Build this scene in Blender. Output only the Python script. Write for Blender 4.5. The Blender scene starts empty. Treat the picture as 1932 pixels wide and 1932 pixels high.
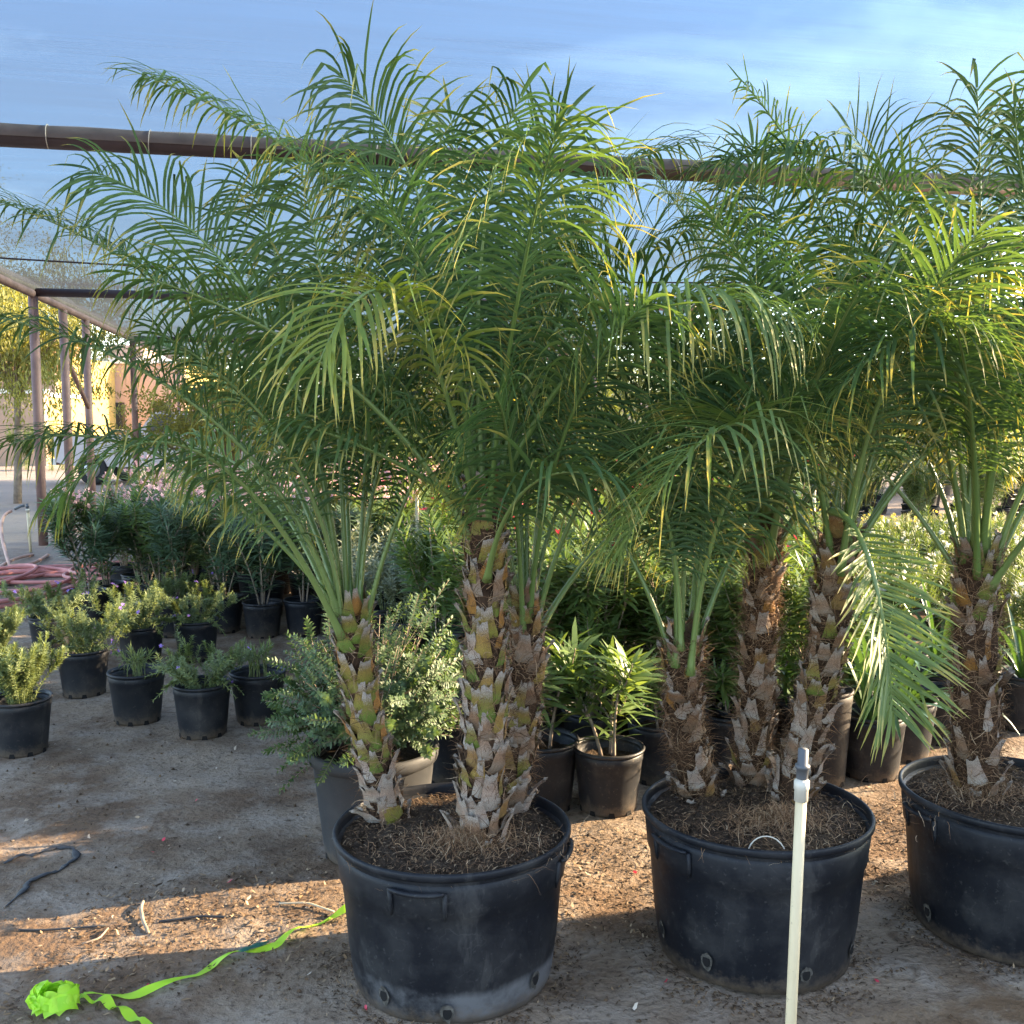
import bpy, math, random
import numpy as np
from mathutils import Vector, Matrix, Quaternion

random.seed(11)
RNG = np.random.default_rng(11)
R = math.radians
SC = bpy.context.scene
COL = SC.collection

# ------------------------------------------------------------------ camera
CAM_H, PITCH, FPX = 1.6, R(5.3), 1910.0          # pixels are those of a 1932 x 1932 picture
cam_d = bpy.data.cameras.new('camera'); cam = bpy.data.objects.new('camera', cam_d); COL.objects.link(cam)
cam.location = (0, 0, CAM_H); cam.rotation_euler = (R(90) - PITCH, 0, 0)
cam_d.sensor_width = 36; cam_d.lens = 36 * FPX / 1932; cam_d.clip_end = 3000; cam_d.clip_start = 0.05
SC.camera = cam

# ------------------------------------------------------------------ sky, sun, exposure
SUN_AZ, SUN_EL = R(75), R(19)                     # azimuth to the right of the view direction
w = bpy.data.worlds.new('World'); SC.world = w; w.use_nodes = True
nt = w.node_tree; nt.nodes.clear()
out = nt.nodes.new('ShaderNodeOutputWorld'); bg = nt.nodes.new('ShaderNodeBackground')
sky = nt.nodes.new('ShaderNodeTexSky'); sky.sky_type = 'NISHITA'; sky.sun_disc = False
sky.sun_elevation = SUN_EL; sky.sun_rotation = SUN_AZ
sky.air_density = 1.0; sky.dust_density = 1.2; sky.ozone_density = 2.0
tc = nt.nodes.new('ShaderNodeTexCoord'); mp = nt.nodes.new('ShaderNodeMapping')
mp.inputs['Location'].default_value = (1, 1, 3); mp.inputs['Rotation'].default_value = (R(60), R(20), R(110)); mp.inputs['Scale'].default_value = (.8, 8, 6)
nz = nt.nodes.new('ShaderNodeTexNoise'); nz.inputs['Scale'].default_value = 1.5; nz.inputs['Detail'].default_value = 6
rp = nt.nodes.new('ShaderNodeValToRGB'); rp.color_ramp.elements[0].position = .48; rp.color_ramp.elements[1].position = .72
mx = nt.nodes.new('ShaderNodeMix'); mx.data_type = 'RGBA'; mx.blend_type = 'ADD'; mx.inputs[7].default_value = (5.2, 5.0, 4.9, 1)
ml = nt.nodes.new('ShaderNodeMath'); ml.operation = 'MULTIPLY'; ml.inputs[1].default_value = .62
L_ = nt.links.new
L_(tc.outputs['Generated'], mp.inputs[0]); L_(mp.outputs[0], nz.inputs[0]); L_(nz.outputs[0], rp.inputs[0])
L_(rp.outputs[0], ml.inputs[0]); L_(ml.outputs[0], mx.inputs[0]); L_(sky.outputs[0], mx.inputs[6])
L_(mx.outputs[2], bg.inputs[0]); L_(bg.outputs[0], out.inputs[0])
bg.inputs[1].default_value = 0.09
sl = bpy.data.lights.new('sun', 'SUN'); sl.energy = 3.4; sl.angle = R(.55); sl.color = (1.0, .76, .48)
so = bpy.data.objects.new('sun', sl); COL.objects.link(so); so.location = (20, 6, 9)
SV = Vector((math.sin(SUN_AZ) * math.cos(SUN_EL), math.cos(SUN_AZ) * math.cos(SUN_EL), math.sin(SUN_EL)))
so.rotation_euler = SV.to_track_quat('Z', 'Y').to_euler()
vs = SC.view_settings; vs.view_transform = 'Standard'; vs.look = 'None'; vs.gamma = 1; vs.exposure = 3.2
vs.use_curve_mapping = False
SC.cycles.use_denoising = True
SC.cycles.transparent_max_bounces = 16
SC.cycles.max_bounces = 6

# ------------------------------------------------------------------ pixel helpers
FW = np.array([0, math.cos(PITCH), -math.sin(PITCH)]); UPV = np.array([0, math.sin(PITCH), math.cos(PITCH)])
def ray(x, y): return np.array([(x - 966) / FPX, 0, 0]) + FW + UPV * ((966 - y) / FPX)
def at(x, y, Y):
    d = ray(x, y); return np.array([0, 0, CAM_H]) + d * (Y / d[1])
def gnd(x, y, z=0.0):
    d = ray(x, y); return np.array([0, 0, CAM_H]) + d * ((z - CAM_H) / d[2])

# ------------------------------------------------------------------ objects
def tag(o, label=None, cat=None, group=None, kind=None):
    if label: o['label'] = label
    if cat: o['category'] = cat
    if group: o['group'] = group
    if kind: o['kind'] = kind
    return o
def thing(name, label, cat, loc=(0, 0, 0), rotz=0.0, group=None):
    o = bpy.data.objects.new(name, None); COL.objects.link(o); o.empty_display_size = .1
    o.location = loc; o.rotation_euler = (0, 0, rotz)
    return tag(o, label, cat, group)
def link(name, me, parent=None, mat=None, kind=None):
    o = bpy.data.objects.new(name, me); COL.objects.link(o)
    if parent is not None: o.parent = parent
    if mat is not None and len(me.materials) == 0: me.materials.append(mat)
    if kind: o['kind'] = kind
    return o
def copy_tree(o, parent=None):
    c = o.copy(); COL.objects.link(c); c.parent = parent
    for ch in list(o.children): copy_tree(ch, c)
    return c

class MB:
    """collects vertices and quads with two point attributes t and r"""
    def __init__(s): s.v, s.f, s.t, s.r, s.n = [], [], [], [], 0
    def add(s, v, f, t=None, r=None):
        v = np.asarray(v, float).reshape(-1, 3); f = np.asarray(f, int)
        if f.ndim == 2 and f.shape[1] == 3: f = np.hstack([f, f[:, 2:3]])
        s.v.append(v); s.f.append(f + s.n); n = len(v)
        s.t.append(np.broadcast_to(np.asarray(0. if t is None else t, float), (n,)))
        s.r.append(np.broadcast_to(np.asarray(0. if r is None else r, float), (n,)))
        s.n += n; return s
    def mesh(s, name, mat=None, smooth=True):
        v = np.vstack(s.v); f = np.vstack(s.f); t = np.concatenate(s.t); r = np.concatenate(s.r)
        tri = f[:, 2] == f[:, 3]
        cnt = np.where(tri, 3, 4)
        flat = f.reshape(-1); keep = np.ones(len(flat), bool); keep[3::4] = ~tri
        flat = flat[keep]
        me = bpy.data.meshes.new(name)
        me.vertices.add(len(v)); me.vertices.foreach_set('co', v.astype(np.float32).ravel())
        me.loops.add(len(flat)); me.loops.foreach_set('vertex_index', flat.astype(np.int32))
        me.polygons.add(len(f)); st = np.concatenate([[0], np.cumsum(cnt)[:-1]])
        me.polygons.foreach_set('loop_start', st.astype(np.int32))
        me.polygons.foreach_set('use_smooth', np.full(len(f), smooth, bool))
        for nm, a in (('t', t), ('r', r)):
            at_ = me.attributes.new(nm, 'FLOAT', 'POINT'); at_.data.foreach_set('value', a.astype(np.float32))
        me.update(calc_edges=True); me.validate(clean_customdata=False)
        if mat is not None: me.materials.append(mat)
        return me
    def build(s, name, mat, parent=None, smooth=True, kind=None):
        return link(name, s.mesh(name, mat, smooth), parent, None, kind)

def nrm(a): return a / np.maximum(np.linalg.norm(a, axis=-1, keepdims=True), 1e-9)

def ribbons(mb, B, D, N, L, W, droop, K=5, prof='lance', kink=None, fold=0.0, r=None, curl=0.0):
    """n tapering blades, each a strip of K steps that bends down under its weight"""
    B = np.atleast_2d(B).astype(float); n = len(B)
    D = nrm(np.broadcast_to(np.asarray(D, float), (n, 3)).copy()); N = np.broadcast_to(np.asarray(N, float), (n, 3)).copy()
    L = np.broadcast_to(np.asarray(L, float), (n,)); W = np.broadcast_to(np.asarray(W, float), (n,))
    droop = np.broadcast_to(np.asarray(droop, float), (n,))
    r = RNG.random(n) if r is None else np.broadcast_to(np.asarray(r, float), (n,))
    M = 3 if fold else 2
    V = np.zeros((n, K + 1, M, 3)); T = np.zeros((n, K + 1, M)); p = B.copy(); d = D
    for k in range(K + 1):
        t = k / K
        if prof == 'lance': wd = max(.04, (math.sin(math.pi * min(1, (t * .80 + .20))) ** .75)) if t < 1 else .04
        elif prof == 'strap': wd = 1.0 if t < .6 else max(.05, 1 - ((t - .6) / .4) ** 2)
        elif prof == 'oval': wd = max(.08, math.sin(math.pi * (t * .9 + .05)))
        elif prof == 'hair': wd = 1 - .8 * t
        else: wd = 1.0
        N = nrm(N - d * np.sum(N * d, -1, keepdims=True)); S = np.cross(d, N)
        hw = (W * wd / 2)[:, None]
        if M == 3:
            V[:, k, 0] = p - S * hw; V[:, k, 1] = p - N * hw * fold; V[:, k, 2] = p + S * hw
        else:
            V[:, k, 0] = p - S * hw; V[:, k, 1] = p + S * hw
        T[:, k] = t
        p = p + d * (L / K)[:, None]
        g = np.zeros((n, 3)); g[:, 2] = -droop / K
        if kink is not None:
            hit = kink == k; g[hit, 2] -= 1.6
        d = nrm(d + g + (RNG.normal(0, curl, (n, 3)) if curl else 0))
    base = np.arange(n)[:, None, None] * (K + 1) * M + np.arange(K)[None, :, None] * M + np.arange(M - 1)[None, None, :]
    q = np.stack([base, base + 1, base + M + 1, base + M], -1).reshape(-1, 4)
    mb.add(V.reshape(-1, 3), q, T.reshape(-1), np.repeat(r, (K + 1) * M))

def tube(mb, path, rad, sides=8, t=None, r=0.0, flat=1.0, caps=True):
    path = np.asarray(path, float); m = len(path); rad = np.broadcast_to(np.asarray(rad, float), (m,))
    T = nrm(np.gradient(path, axis=0))
    a = np.array([0, 0, 1.]) if abs(T[0, 2]) < .9 else np.array([1., 0, 0])
    N = nrm(np.cross(T[0], a)); V = []
    ang = np.arange(sides) * 2 * math.pi / sides
    for i in range(m):
        N = nrm(N - T[i] * np.dot(N, T[i])); Bn = np.cross(T[i], N)
        V.append(path[i] + rad[i] * (np.cos(ang)[:, None] * N + flat * np.sin(ang)[:, None] * Bn))
    V = np.vstack(V); q = []
    for i in range(m - 1):
        for j in range(sides):
            q.append((i * sides + j, i * sides + (j + 1) % sides, (i + 1) * sides + (j + 1) % sides, (i + 1) * sides + j))
    tt = np.repeat(np.linspace(0, 1, m) if t is None else np.broadcast_to(np.asarray(t, float), (m,)), sides)
    if caps:
        n0 = len(V); V = np.vstack([V, path[:1], path[-1:]])
        tt = np.concatenate([tt, [0, 1]])
        for j in range(sides):
            q.append((n0, (j + 1) % sides, j, j)); e = (m - 1) * sides
            q.append((n0 + 1, e + j, e + (j + 1) % sides, e + (j + 1) % sides))
    mb.add(V, q, tt, r)

def box(mb, c, s, rz=0.0, r=0.0):
    c = np.asarray(c, float); s = np.asarray(s, float) / 2
    v = np.array([(i, j, k) for k in (-1, 1) for j in (-1, 1) for i in (-1, 1)], float) * s
    cz, sz = math.cos(rz), math.sin(rz)
    v = v @ np.array([[cz, sz, 0], [-sz, cz, 0], [0, 0, 1]]) + c
    mb.add(v, [(0, 2, 3, 1), (4, 5, 7, 6), (0, 1, 5, 4), (2, 6, 7, 3), (0, 4, 6, 2), (1, 3, 7, 5)], 0, r)

def lathe(mb, prof, sides=40, wob=0.0, ph=0.0, r=0.0):
    prof = np.asarray(prof, float); m = len(prof); a = np.arange(sides) * 2 * math.pi / sides
    k = 1 + wob * np.sin(2 * a + ph) + wob * .6 * np.sin(3 * a + 2 * ph)
    V = np.zeros((m, sides, 3)); V[..., 0] = prof[:, :1] * np.cos(a) * k; V[..., 1] = prof[:, :1] * np.sin(a) * k; V[..., 2] = prof[:, 1:]
    i, j = np.meshgrid(np.arange(m - 1), np.arange(sides), indexing='ij'); j2 = (j + 1) % sides
    q = np.stack([i * sides + j, i * sides + j2, (i + 1) * sides + j2, (i + 1) * sides + j], -1).reshape(-1, 4)
    mb.add(V.reshape(-1, 3), q, np.repeat(np.linspace(0, 1, m), sides), r)

# ------------------------------------------------------------------ materials
class Mat:
    def __init__(s, name):
        s.m = bpy.data.materials.new(name); s.m.use_nodes = True; s.t = s.m.node_tree; s.t.nodes.clear()
        s.out = s.t.nodes.new('ShaderNodeOutputMaterial')
    def n(s, typ, **kw):
        x = s.t.nodes.new('ShaderNode' + typ)
        for k, v in kw.items(): setattr(x, k, v)
        return x
    def l(s, a, b): s.t.links.new(a, b)
    def noise(s, scale, detail=4, vec=None, rough=.55, dist=0.0):
        x = s.n('TexNoise'); x.inputs['Scale'].default_value = scale; x.inputs['Detail'].default_value = detail
        x.inputs['Roughness'].default_value = rough; x.inputs['Distortion'].default_value = dist
        if vec is not None: s.l(vec, x.inputs['Vector'])
        return x.outputs['Fac']
    def coord(s, kind='Object', scale=None):
        x = s.n('TexCoord').outputs[kind]
        if scale is None: return x
        mpg = s.n('Mapping'); mpg.inputs['Scale'].default_value = scale; s.l(x, mpg.inputs[0]); return mpg.outputs[0]
    def ramp(s, fac, stops, interp='LINEAR'):
        x = s.n('ValToRGB'); cr = x.color_ramp; cr.interpolation = interp
        while len(cr.elements) < len(stops): cr.elements.new(.5)
        for e, (p, c) in zip(cr.elements, stops):
            e.position = p; e.color = (c, c, c, 1) if np.isscalar(c) else (*c, 1)
        s.l(fac, x.inputs[0]); return x.outputs[0]
    def mix(s, fac, a, b, blend='MIX'):
        x = s.n('Mix'); x.data_type = 'RGBA'; x.blend_type = blend
        for i, v in ((0, fac), (6, a), (7, b)):
            if hasattr(v, 'links'): s.l(v, x.inputs[i])
            elif i == 0: x.inputs[0].default_value = v
            else: x.inputs[i].default_value = (*v, 1)
        return x.outputs[2]
    def math(s, op, a, b=0.0):
        x = s.n('Math'); x.operation = op
        for i, v in ((0, a), (1, b)):
            if hasattr(v, 'links'): s.l(v, x.inputs[i])
            else: x.inputs[i].default_value = v
        return x.outputs[0]
    def attr(s, name):
        x = s.n('Attribute'); x.attribute_name = name; return x.outputs['Fac']
    def bump(s, h, strength=.4, dist=.01):
        x = s.n('Bump'); x.inputs['Strength'].default_value = strength; x.inputs['Distance'].default_value = dist
        s.l(h, x.inputs['Height']); return x.outputs[0]
    def principled(s, color, rough=.6, normal=None, spec=.5, metallic=0.0):
        x = s.n('BsdfPrincipled')
        for k, v in (('Base Color', color), ('Roughness', rough), ('Specular IOR Level', spec), ('Metallic', metallic)):
            if hasattr(v, 'links'): s.l(v, x.inputs[k])
            elif k == 'Base Color': x.inputs[k].default_value = (*v, 1)
            else: x.inputs[k].default_value = v
        if normal is not None: s.l(normal, x.inputs['Normal'])
        return x.outputs[0]
    def done(s, sh): s.l(sh, s.out.inputs[0]); return s.m

def leaf_mat(name, dark, light, tip=None, tip_amount=.0, trans=.35, rough=.42, tcol=None, spec=.5, hue_noise=1.5, flower=False):
    m = Mat(name); r = m.attr('r'); t = m.attr('t')
    nzv = m.noise(hue_noise, 2, m.coord('Object'))
    f = m.math('ADD', m.math('MULTIPLY', r, .65), m.math('MULTIPLY', nzv, .45))
    c = m.mix(m.ramp(f, [(.15, 0.), (.85, 1.)]), dark, light)
    if tip is not None:
        rr = m.math('FRACT', m.math('MULTIPLY', r, 7.13))
        e = m.math('ADD', t, m.math('MULTIPLY', rr, tip_amount))
        c = m.mix(m.ramp(e, [(.88, 0.), (1.12, 1.)]), c, tip)
        c = m.mix(m.ramp(e, [(1.2, 0.), (1.35, 1.)]), c, (.23, .13, .06))
    p = m.principled(c, rough, spec=spec)
    if trans:
        tr = m.n('BsdfTranslucent')
        if tcol is None: m.l(m.mix(1.0, c, (1.5, 1.35, .55), 'MULTIPLY'), tr.inputs[0])
        else: tr.inputs[0].default_value = (*tcol, 1)
        ms = m.n('MixShader'); ms.inputs[0].default_value = trans; m.l(p, ms.inputs[1]); m.l(tr.outputs[0], ms.inputs[2]); p = ms.outputs[0]
    return m.done(p)

def plain(name, color, rough=.6, var=.25, scale=6, bump=0.0, bscale=40, spec=.4, coordk='Object', metallic=0.0):
    m = Mat(name); co = m.coord(coordk)
    n1 = m.noise(scale, 5, co)
    c = m.mix(m.ramp(n1, [(.3, 0.), (.7, 1.)]), tuple(x * (1 - var) for x in color), tuple(min(1, x * (1 + var)) for x in color))
    nb = m.bump(m.noise(bscale, 3, co), bump, .01) if bump else None
    return m.done(m.principled(c, rough, nb, spec, metallic))

MT = {}
def mats():
    # ground: compacted dust over grey weed fabric, browner dirt in patches
    m = Mat('ground'); co = m.coord('Object')
    n1 = m.noise(.9, 6, co, .6, .4); n2 = m.noise(4.5, 6, co, .65); n3 = m.noise(45, 5, co, .6); n4 = m.noise(.07, 2, co)
    n5 = m.noise(11, 5, m.coord('Object', (.85, 1.15, 1)), .65, 1.2)
    c = m.mix(m.ramp(n1, [(.43, 0.), (.57, 1.)]), (.245, .186, .132), (.135, .086, .052))
    c = m.mix(m.ramp(n2, [(.46, 0.), (.66, .85)]), c, (.275, .226, .178))
    c = m.mix(m.ramp(n5, [(.54, 0.), (.70, .7)]), c, (.095, .062, .039))
    c = m.mix(m.ramp(n3, [(.54, 0.), (.70, .85)]), c, (.075, .052, .035))
    c = m.mix(m.ramp(n3, [(.22, .4), (.34, 0.)]), c, (.34, .29, .23))
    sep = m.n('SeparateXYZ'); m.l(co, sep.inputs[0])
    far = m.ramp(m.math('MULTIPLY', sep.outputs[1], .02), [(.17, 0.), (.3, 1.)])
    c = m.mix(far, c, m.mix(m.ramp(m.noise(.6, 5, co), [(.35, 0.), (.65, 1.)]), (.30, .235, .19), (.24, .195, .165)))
    h = m.math('ADD', m.math('MULTIPLY', n3, .5), m.math('ADD', m.math('MULTIPLY', n2, .9), m.math('MULTIPLY', n5, .5)))
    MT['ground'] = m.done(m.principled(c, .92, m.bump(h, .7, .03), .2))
    # shade cloth: knitted threads, part open, streaked along the weave; seen edge-on the holes close
    def cloth(name, open_, col):
        m = Mat(name); co = m.coord('Object')
        st = m.noise(1.0, 5, m.coord('Object', (.25, 5, 1)), .75); fine = m.noise(1, 3, m.coord('Object', (2, 60, 1)), .6)
        f = m.math('ADD', m.math('MULTIPLY', st, .6), m.math('MULTIPLY', fine, .4))
        lw = m.n('LayerWeight'); lw.inputs[0].default_value = .5
        fac = m.ramp(lw.outputs['Facing'], [(0., open_), (.6, open_ * .93), (.86, open_ * .5), (.96, open_ * .08), (1., 0.)])
        fac = m.math('MULTIPLY', fac, m.ramp(f, [(.32, .74), (.66, 1.)]))
        tr = m.n('BsdfTransparent'); tr.inputs[0].default_value = (.54, .79, 1.0, 1); d = m.n('BsdfDiffuse'); tl = m.n('BsdfTranslucent')
        d.inputs[0].default_value = (*col, 1); tl.inputs[0].default_value = (*[x * 1.0 for x in col], 1)
        m1 = m.n('MixShader'); m1.inputs[0].default_value = .5; m.l(d.outputs[0], m1.inputs[1]); m.l(tl.outputs[0], m1.inputs[2])
        m2 = m.n('MixShader'); m.l(fac, m2.inputs[0]); m.l(m1.outputs[0], m2.inputs[1]); m.l(tr.outputs[0], m2.inputs[2])
        return m.done(m2.outputs[0])
    MT['cloth'] = cloth('shade_cloth', .37, (.075, .078, .085)); MT['curtain'] = cloth('added_curtain_cloth', .07, (.05, .05, .05))
    MT['cloth_wrap'] = plain('cloth_wrap', (.16, .13, .11), .9, .2, 8)
    MT['steel'] = plain('rusty_steel', (.17, .10, .085), .62, .3, 5, .15, 60, .4)
    MT['steel_dark'] = plain('primed_steel', (.055, .034, .036), .55, .25, 3, .1, 50, .4)
    MT['tie'] = plain('zip_tie', (.55, .48, .40), .5, .1)
    # palms
    MT['leaflet'] = leaf_mat('palm_leaflet', (.027, .068, .030), (.088, .152, .048), (.27, .25, .07), .30, .40, .50, spec=.3)
    MT['leaflet_yellow'] = leaf_mat('palm_leaflet_yellow', (.10, .17, .03), (.26, .28, .05), (.40, .35, .08), .4, .38, .48, spec=.4)
    MT['petiole'] = leaf_mat('palm_petiole', (.095, .155, .035), (.15, .205, .06), None, 0, 0, .38, spec=.5)
    MT['leaflet_sunlit_tint'] = leaf_mat('palm_leaflet_sunlit_tint', (.085, .15, .05), (.17, .24, .075), (.34, .32, .10), .34, .42, .48, spec=.35)  # lighter leaflet green, sunlight put into the colour of chosen fronds
    m = Mat('leaf_base'); co = m.coord('Object'); t = m.attr('t'); oi = m.n('ObjectInfo')
    nn = m.noise(26, 4, m.coord('Object', (2.5, 1, .6))); n2 = m.noise(60, 3, m.coord('Object', (3, 1, .35)))
    e = m.math('ADD', t, m.math('MULTIPLY', m.math('SUBTRACT', nn, .5), .7))
    dry = m.mix(m.ramp(nn, [(.35, 0.), (.65, 1.)]), (.27, .205, .150), (.50, .43, .36))
    c = m.mix(m.ramp(e, [(.25, 0.), (.50, 1.)]), oi.outputs['Color'], m.mix(.40, oi.outputs['Color'], (.34, .13, .04)))
    c = m.mix(m.ramp(e, [(.62, 0.), (.88, 1.)]), c, dry)
    c = m.mix(m.ramp(n2, [(.46, 0.), (.64, .85)]), c, (.050, .030, .018))
    MT['boot'] = m.done(m.principled(c, .72, m.bump(n2, .6, .004), .3))
    MT['trunk'] = plain('trunk_core', (.045, .026, .016), .95, .4, 18, .8, 60, .1)
    m = Mat('palm_fibre'); r = m.attr('r')
    MT['fibre'] = m.done(m.principled(m.ramp(r, [(0., (.060, .033, .018)), (.5, (.16, .090, .048)), (.85, (.31, .19, .105)), (1., (.46, .34, .22))]), .9, None, .2))
    # plastic
    def plastic(name, base, dust, amt, low=None, rough=.42, splash=.06):
        m = Mat(name); co = m.coord('Object'); n1 = m.noise(5, 6, co, .65); n2 = m.noise(70, 3, co)
        n3 = m.noise(9, 5, m.coord('Object', (1, 1, .25)), .7)
        c = m.mix(m.math('MULTIPLY', m.ramp(n1, [(.45, 0.), (.75, 1.)]), amt), base, dust)
        c = m.mix(m.math('MULTIPLY', m.ramp(n2, [(.62, 0.), (.72, 1.)]), amt * .8), c, dust)
        c = m.mix(m.math('MULTIPLY', m.ramp(n3, [(.60, 0.), (.66, 1.)]), amt * .6), c, dust)
        if low:
            sep = m.n('SeparateXYZ'); m.l(co, sep.inputs[0])
            z = m.math('ADD', sep.outputs[2], m.math('MULTIPLY', m.math('SUBTRACT', n3, .5), .05))
            c = m.mix(m.math('MULTIPLY', m.ramp(z, [(low - .012, 1.), (low + .012, 0.)]), m.ramp(n1, [(.40, .05), (.60, .9)])), c, (.14, .14, .145))
        sp2 = m.n('SeparateXYZ'); m.l(co, sp2.inputs[0]); n6 = m.noise(38, 5, co, .7)
        zz = m.math('ADD', sp2.outputs[2], m.math('MULTIPLY', m.math('SUBTRACT', n6, .5), .12))
        c = m.mix(m.math('MULTIPLY', m.ramp(zz, [(0., 1.), (splash, 0.)]), .75), c, (.135, .100, .070))
        scr = m.n('TexWave'); scr.wave_type = 'BANDS'; scr.bands_direction = 'DIAGONAL'; scr.inputs['Scale'].default_value = 3.0; scr.inputs['Distortion'].default_value = 22; scr.inputs['Detail'].default_value = 4; scr.inputs['Detail Scale'].default_value = 2.2; m.l(co, scr.inputs[0])
        c = m.mix(m.math('MULTIPLY', m.ramp(scr.outputs[1], [(.965, 0.), (1., 1.)]), m.ramp(n1, [(.48, 0.), (.64, .22)])), c, dust)
        rg = m.ramp(n1, [(.3, rough), (.75, min(1, rough + .3))])
        return m.done(m.principled(c, rg, m.bump(n2, .08, .003), .32))
    MT['pot_big'] = plastic('pot_big', (.0055, .0068, .0105), (.085, .080, .075), .42, None, .45)
    MT['pot_big_a'] = plastic('pot_big_stained', (.0055, .0068, .0105), (.085, .082, .078), .40, .10, .45)
    MT['pot'] = plastic('pot_black', (.010, .012, .016), (.10, .088, .076), .40)
    MT['pot_dusty'] = plastic('pot_dusty', (.013, .014, .017), (.13, .105, .08), .6)
    MT['pot_grey'] = plastic('pot_grey', (.030, .032, .035), (.10, .09, .08), .3, None, .5)
    MT['hole'] = plain('hole', (.006, .005, .005), .9, .1)
    m = Mat('soil'); co = m.coord('Object'); n1 = m.noise(30, 6, co, .7); n2 = m.noise(110, 4, co)
    c = m.mix(m.ramp(n1, [(.35, 0.), (.65, 1.)]), (.028, .020, .014), (.085, .058, .038))
    c = m.mix(m.ramp(n2, [(.62, 0.), (.74, .8)]), c, (.20, .15, .10))
    MT['soil'] = m.done(m.principled(c, .95, m.bump(m.math('ADD', n1, n2), 1.0, .015), .15))
    m = Mat('litter'); r = m.attr('r')
    MT['litter'] = m.done(m.principled(m.ramp(r, [(0., (.040, .026, .016)), (.35, (.10, .062, .036)), (.7, (.20, .128, .070)), (.93, (.32, .235, .15)), (1., (.50, .44, .36))]), .85, None, .2))
    MT['petal_red'] = leaf_mat('petal_red', (.42, .012, .03), (.60, .03, .07), None, 0, .25, .5, (.6, .05, .08))
    MT['petal_pink'] = leaf_mat('petal_pink', (.62, .27, .30), (.80, .52, .50), None, 0, .3, .6, (.8, .45, .45))
    MT['petal_white'] = leaf_mat('petal_white', (.66, .64, .55), (.82, .80, .72), None, 0, .3, .6, (.8, .78, .6))
    MT['petal_yellow'] = leaf_mat('petal_yellow', (.62, .40, .02), (.78, .62, .10), None, 0, .3, .6, (.8, .6, .1))
    MT['petal_violet'] = leaf_mat('petal_violet', (.22, .12, .45), (.38, .25, .62), None, 0, .3, .6, (.35, .2, .6))
    MT['oleander'] = leaf_mat('oleander_leaf', (.060, .120, .042), (.165, .245, .078), None, 0, .40, .42)
    MT['oleander_dark'] = leaf_mat('oleander_leaf_dark', (.045, .085, .050), (.105, .165, .085), None, 0, .25, .45)
    MT['grey_leaf'] = leaf_mat('grey_leaf', (.16, .20, .13), (.36, .38, .27), None, 0, .25, .6)
    MT['sage'] = leaf_mat('shrub_leaf', (.042, .088, .045), (.115, .18, .075), None, 0, .3, .55)
    MT['verbena'] = leaf_mat('feathery_leaf', (.09, .135, .055), (.22, .27, .11), None, 0, .35, .55)
    MT['lily'] = leaf_mat('strap_leaf', (.026, .078, .026), (.075, .150, .045), None, 0, .3, .34)
    MT['shrub_far'] = leaf_mat('far_shrub_leaf', (.055, .105, .035), (.15, .20, .06), None, 0, .35, .55)
    MT['tree_gold'] = leaf_mat('tree_leaf_gold', (.11, .125, .03), (.24, .23, .055), None, 0, .45, .6)
    MT['tree_green'] = leaf_mat('tree_leaf_green', (.06, .095, .03), (.14, .165, .05), None, 0, .4, .6)
    MT['stem'] = plain('woody_stem', (.27, .21, .155), .85, .3, 20)
    MT['stem_green'] = plain('green_stem', (.17, .20, .075), .7, .25, 12)
    MT['bark'] = plain('bark', (.20, .15, .11), .9, .35, 9, .6, 30)
    m = Mat('pvc'); co = m.coord('Object'); n1 = m.noise(12, 5, m.coord('Object', (1, 1, .3)), .6); n2 = m.noise(90, 2, co)
    c = m.mix(m.ramp(n1, [(.45, 0.), (.75, .8)]), (.62, .51, .32), (.48, .37, .21)); c = m.mix(m.ramp(n2, [(.66, 0.), (.74, .6)]), c, (.33, .27, .19))
    MT['pvc'] = m.done(m.principled(c, .48, None, .4))
    MT['pvc_white'] = plain('pvc_white', (.52, .48, .40), .45, .08, 9); MT['pvc_grey'] = plain('pvc_grey', (.085, .09, .098), .45, .2, 14)
    MT['hose'] = plain('hose_rubber', (.50, .19, .165), .55, .16, 7); MT['hose_tan'] = plain('hose_sunbleached', (.46, .27, .20), .55, .16, 7)
    m = Mat('flagging'); r = m.attr('r')
    p = m.principled(m.mix(r, (.40, .74, .035), (.54, .84, .06)), .42, None, .4); tr = m.n('BsdfTranslucent'); tr.inputs[0].default_value = (.60, .95, .06, 1)
    ms = m.n('MixShader'); ms.inputs[0].default_value = .4; m.l(p, ms.inputs[1]); m.l(tr.outputs[0], ms.inputs[2]); MT['flag'] = m.done(ms.outputs[0])
    MT['tape_green'] = plain('green_tape', (.01, .09, .06), .5, .2)
    MT['black_scrap'] = plain('black_fabric', (.03, .031, .034), .7, .4, 30)
    MT['rock'] = plain('pale_pebble', (.50, .44, .37), .9, .2, 20)
    MT['stucco'] = plain('stucco_tan', (.36, .25, .185), .95, .08, 3, .2, 60); MT['stucco_sunlit'] = plain('stucco_sunlit_tint', (.44, .31, .10), .95, .08, 3, .2, 60)  # yellow copy of the stucco has low sun put into its colour
    MT['stucco_pink'] = plain('stucco_pink', (.42, .29, .23), .95, .06, 2, .2, 60)
    MT['white'] = plain('white_trim', (.76, .74, .71), .7, .05); MT['tile'] = plain('roof_tile', (.36, .17, .10), .85, .25, 4)
    MT['shade_board'] = plain('brown_fascia', (.10, .06, .05), .7, .2); MT['window'] = plain('window_glass', (.03, .035, .04), .15, .2)
    MT['car_white'] = plain('car_paint', (.48, .42, .42), .3, .04, 2); MT['tyre'] = plain('tyre', (.02, .02, .02), .85, .2); MT['rim'] = plain('wheel_rim', (.42, .42, .43), .35, .1, 4, 0, 40, .5, 'Object', .6)
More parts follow.
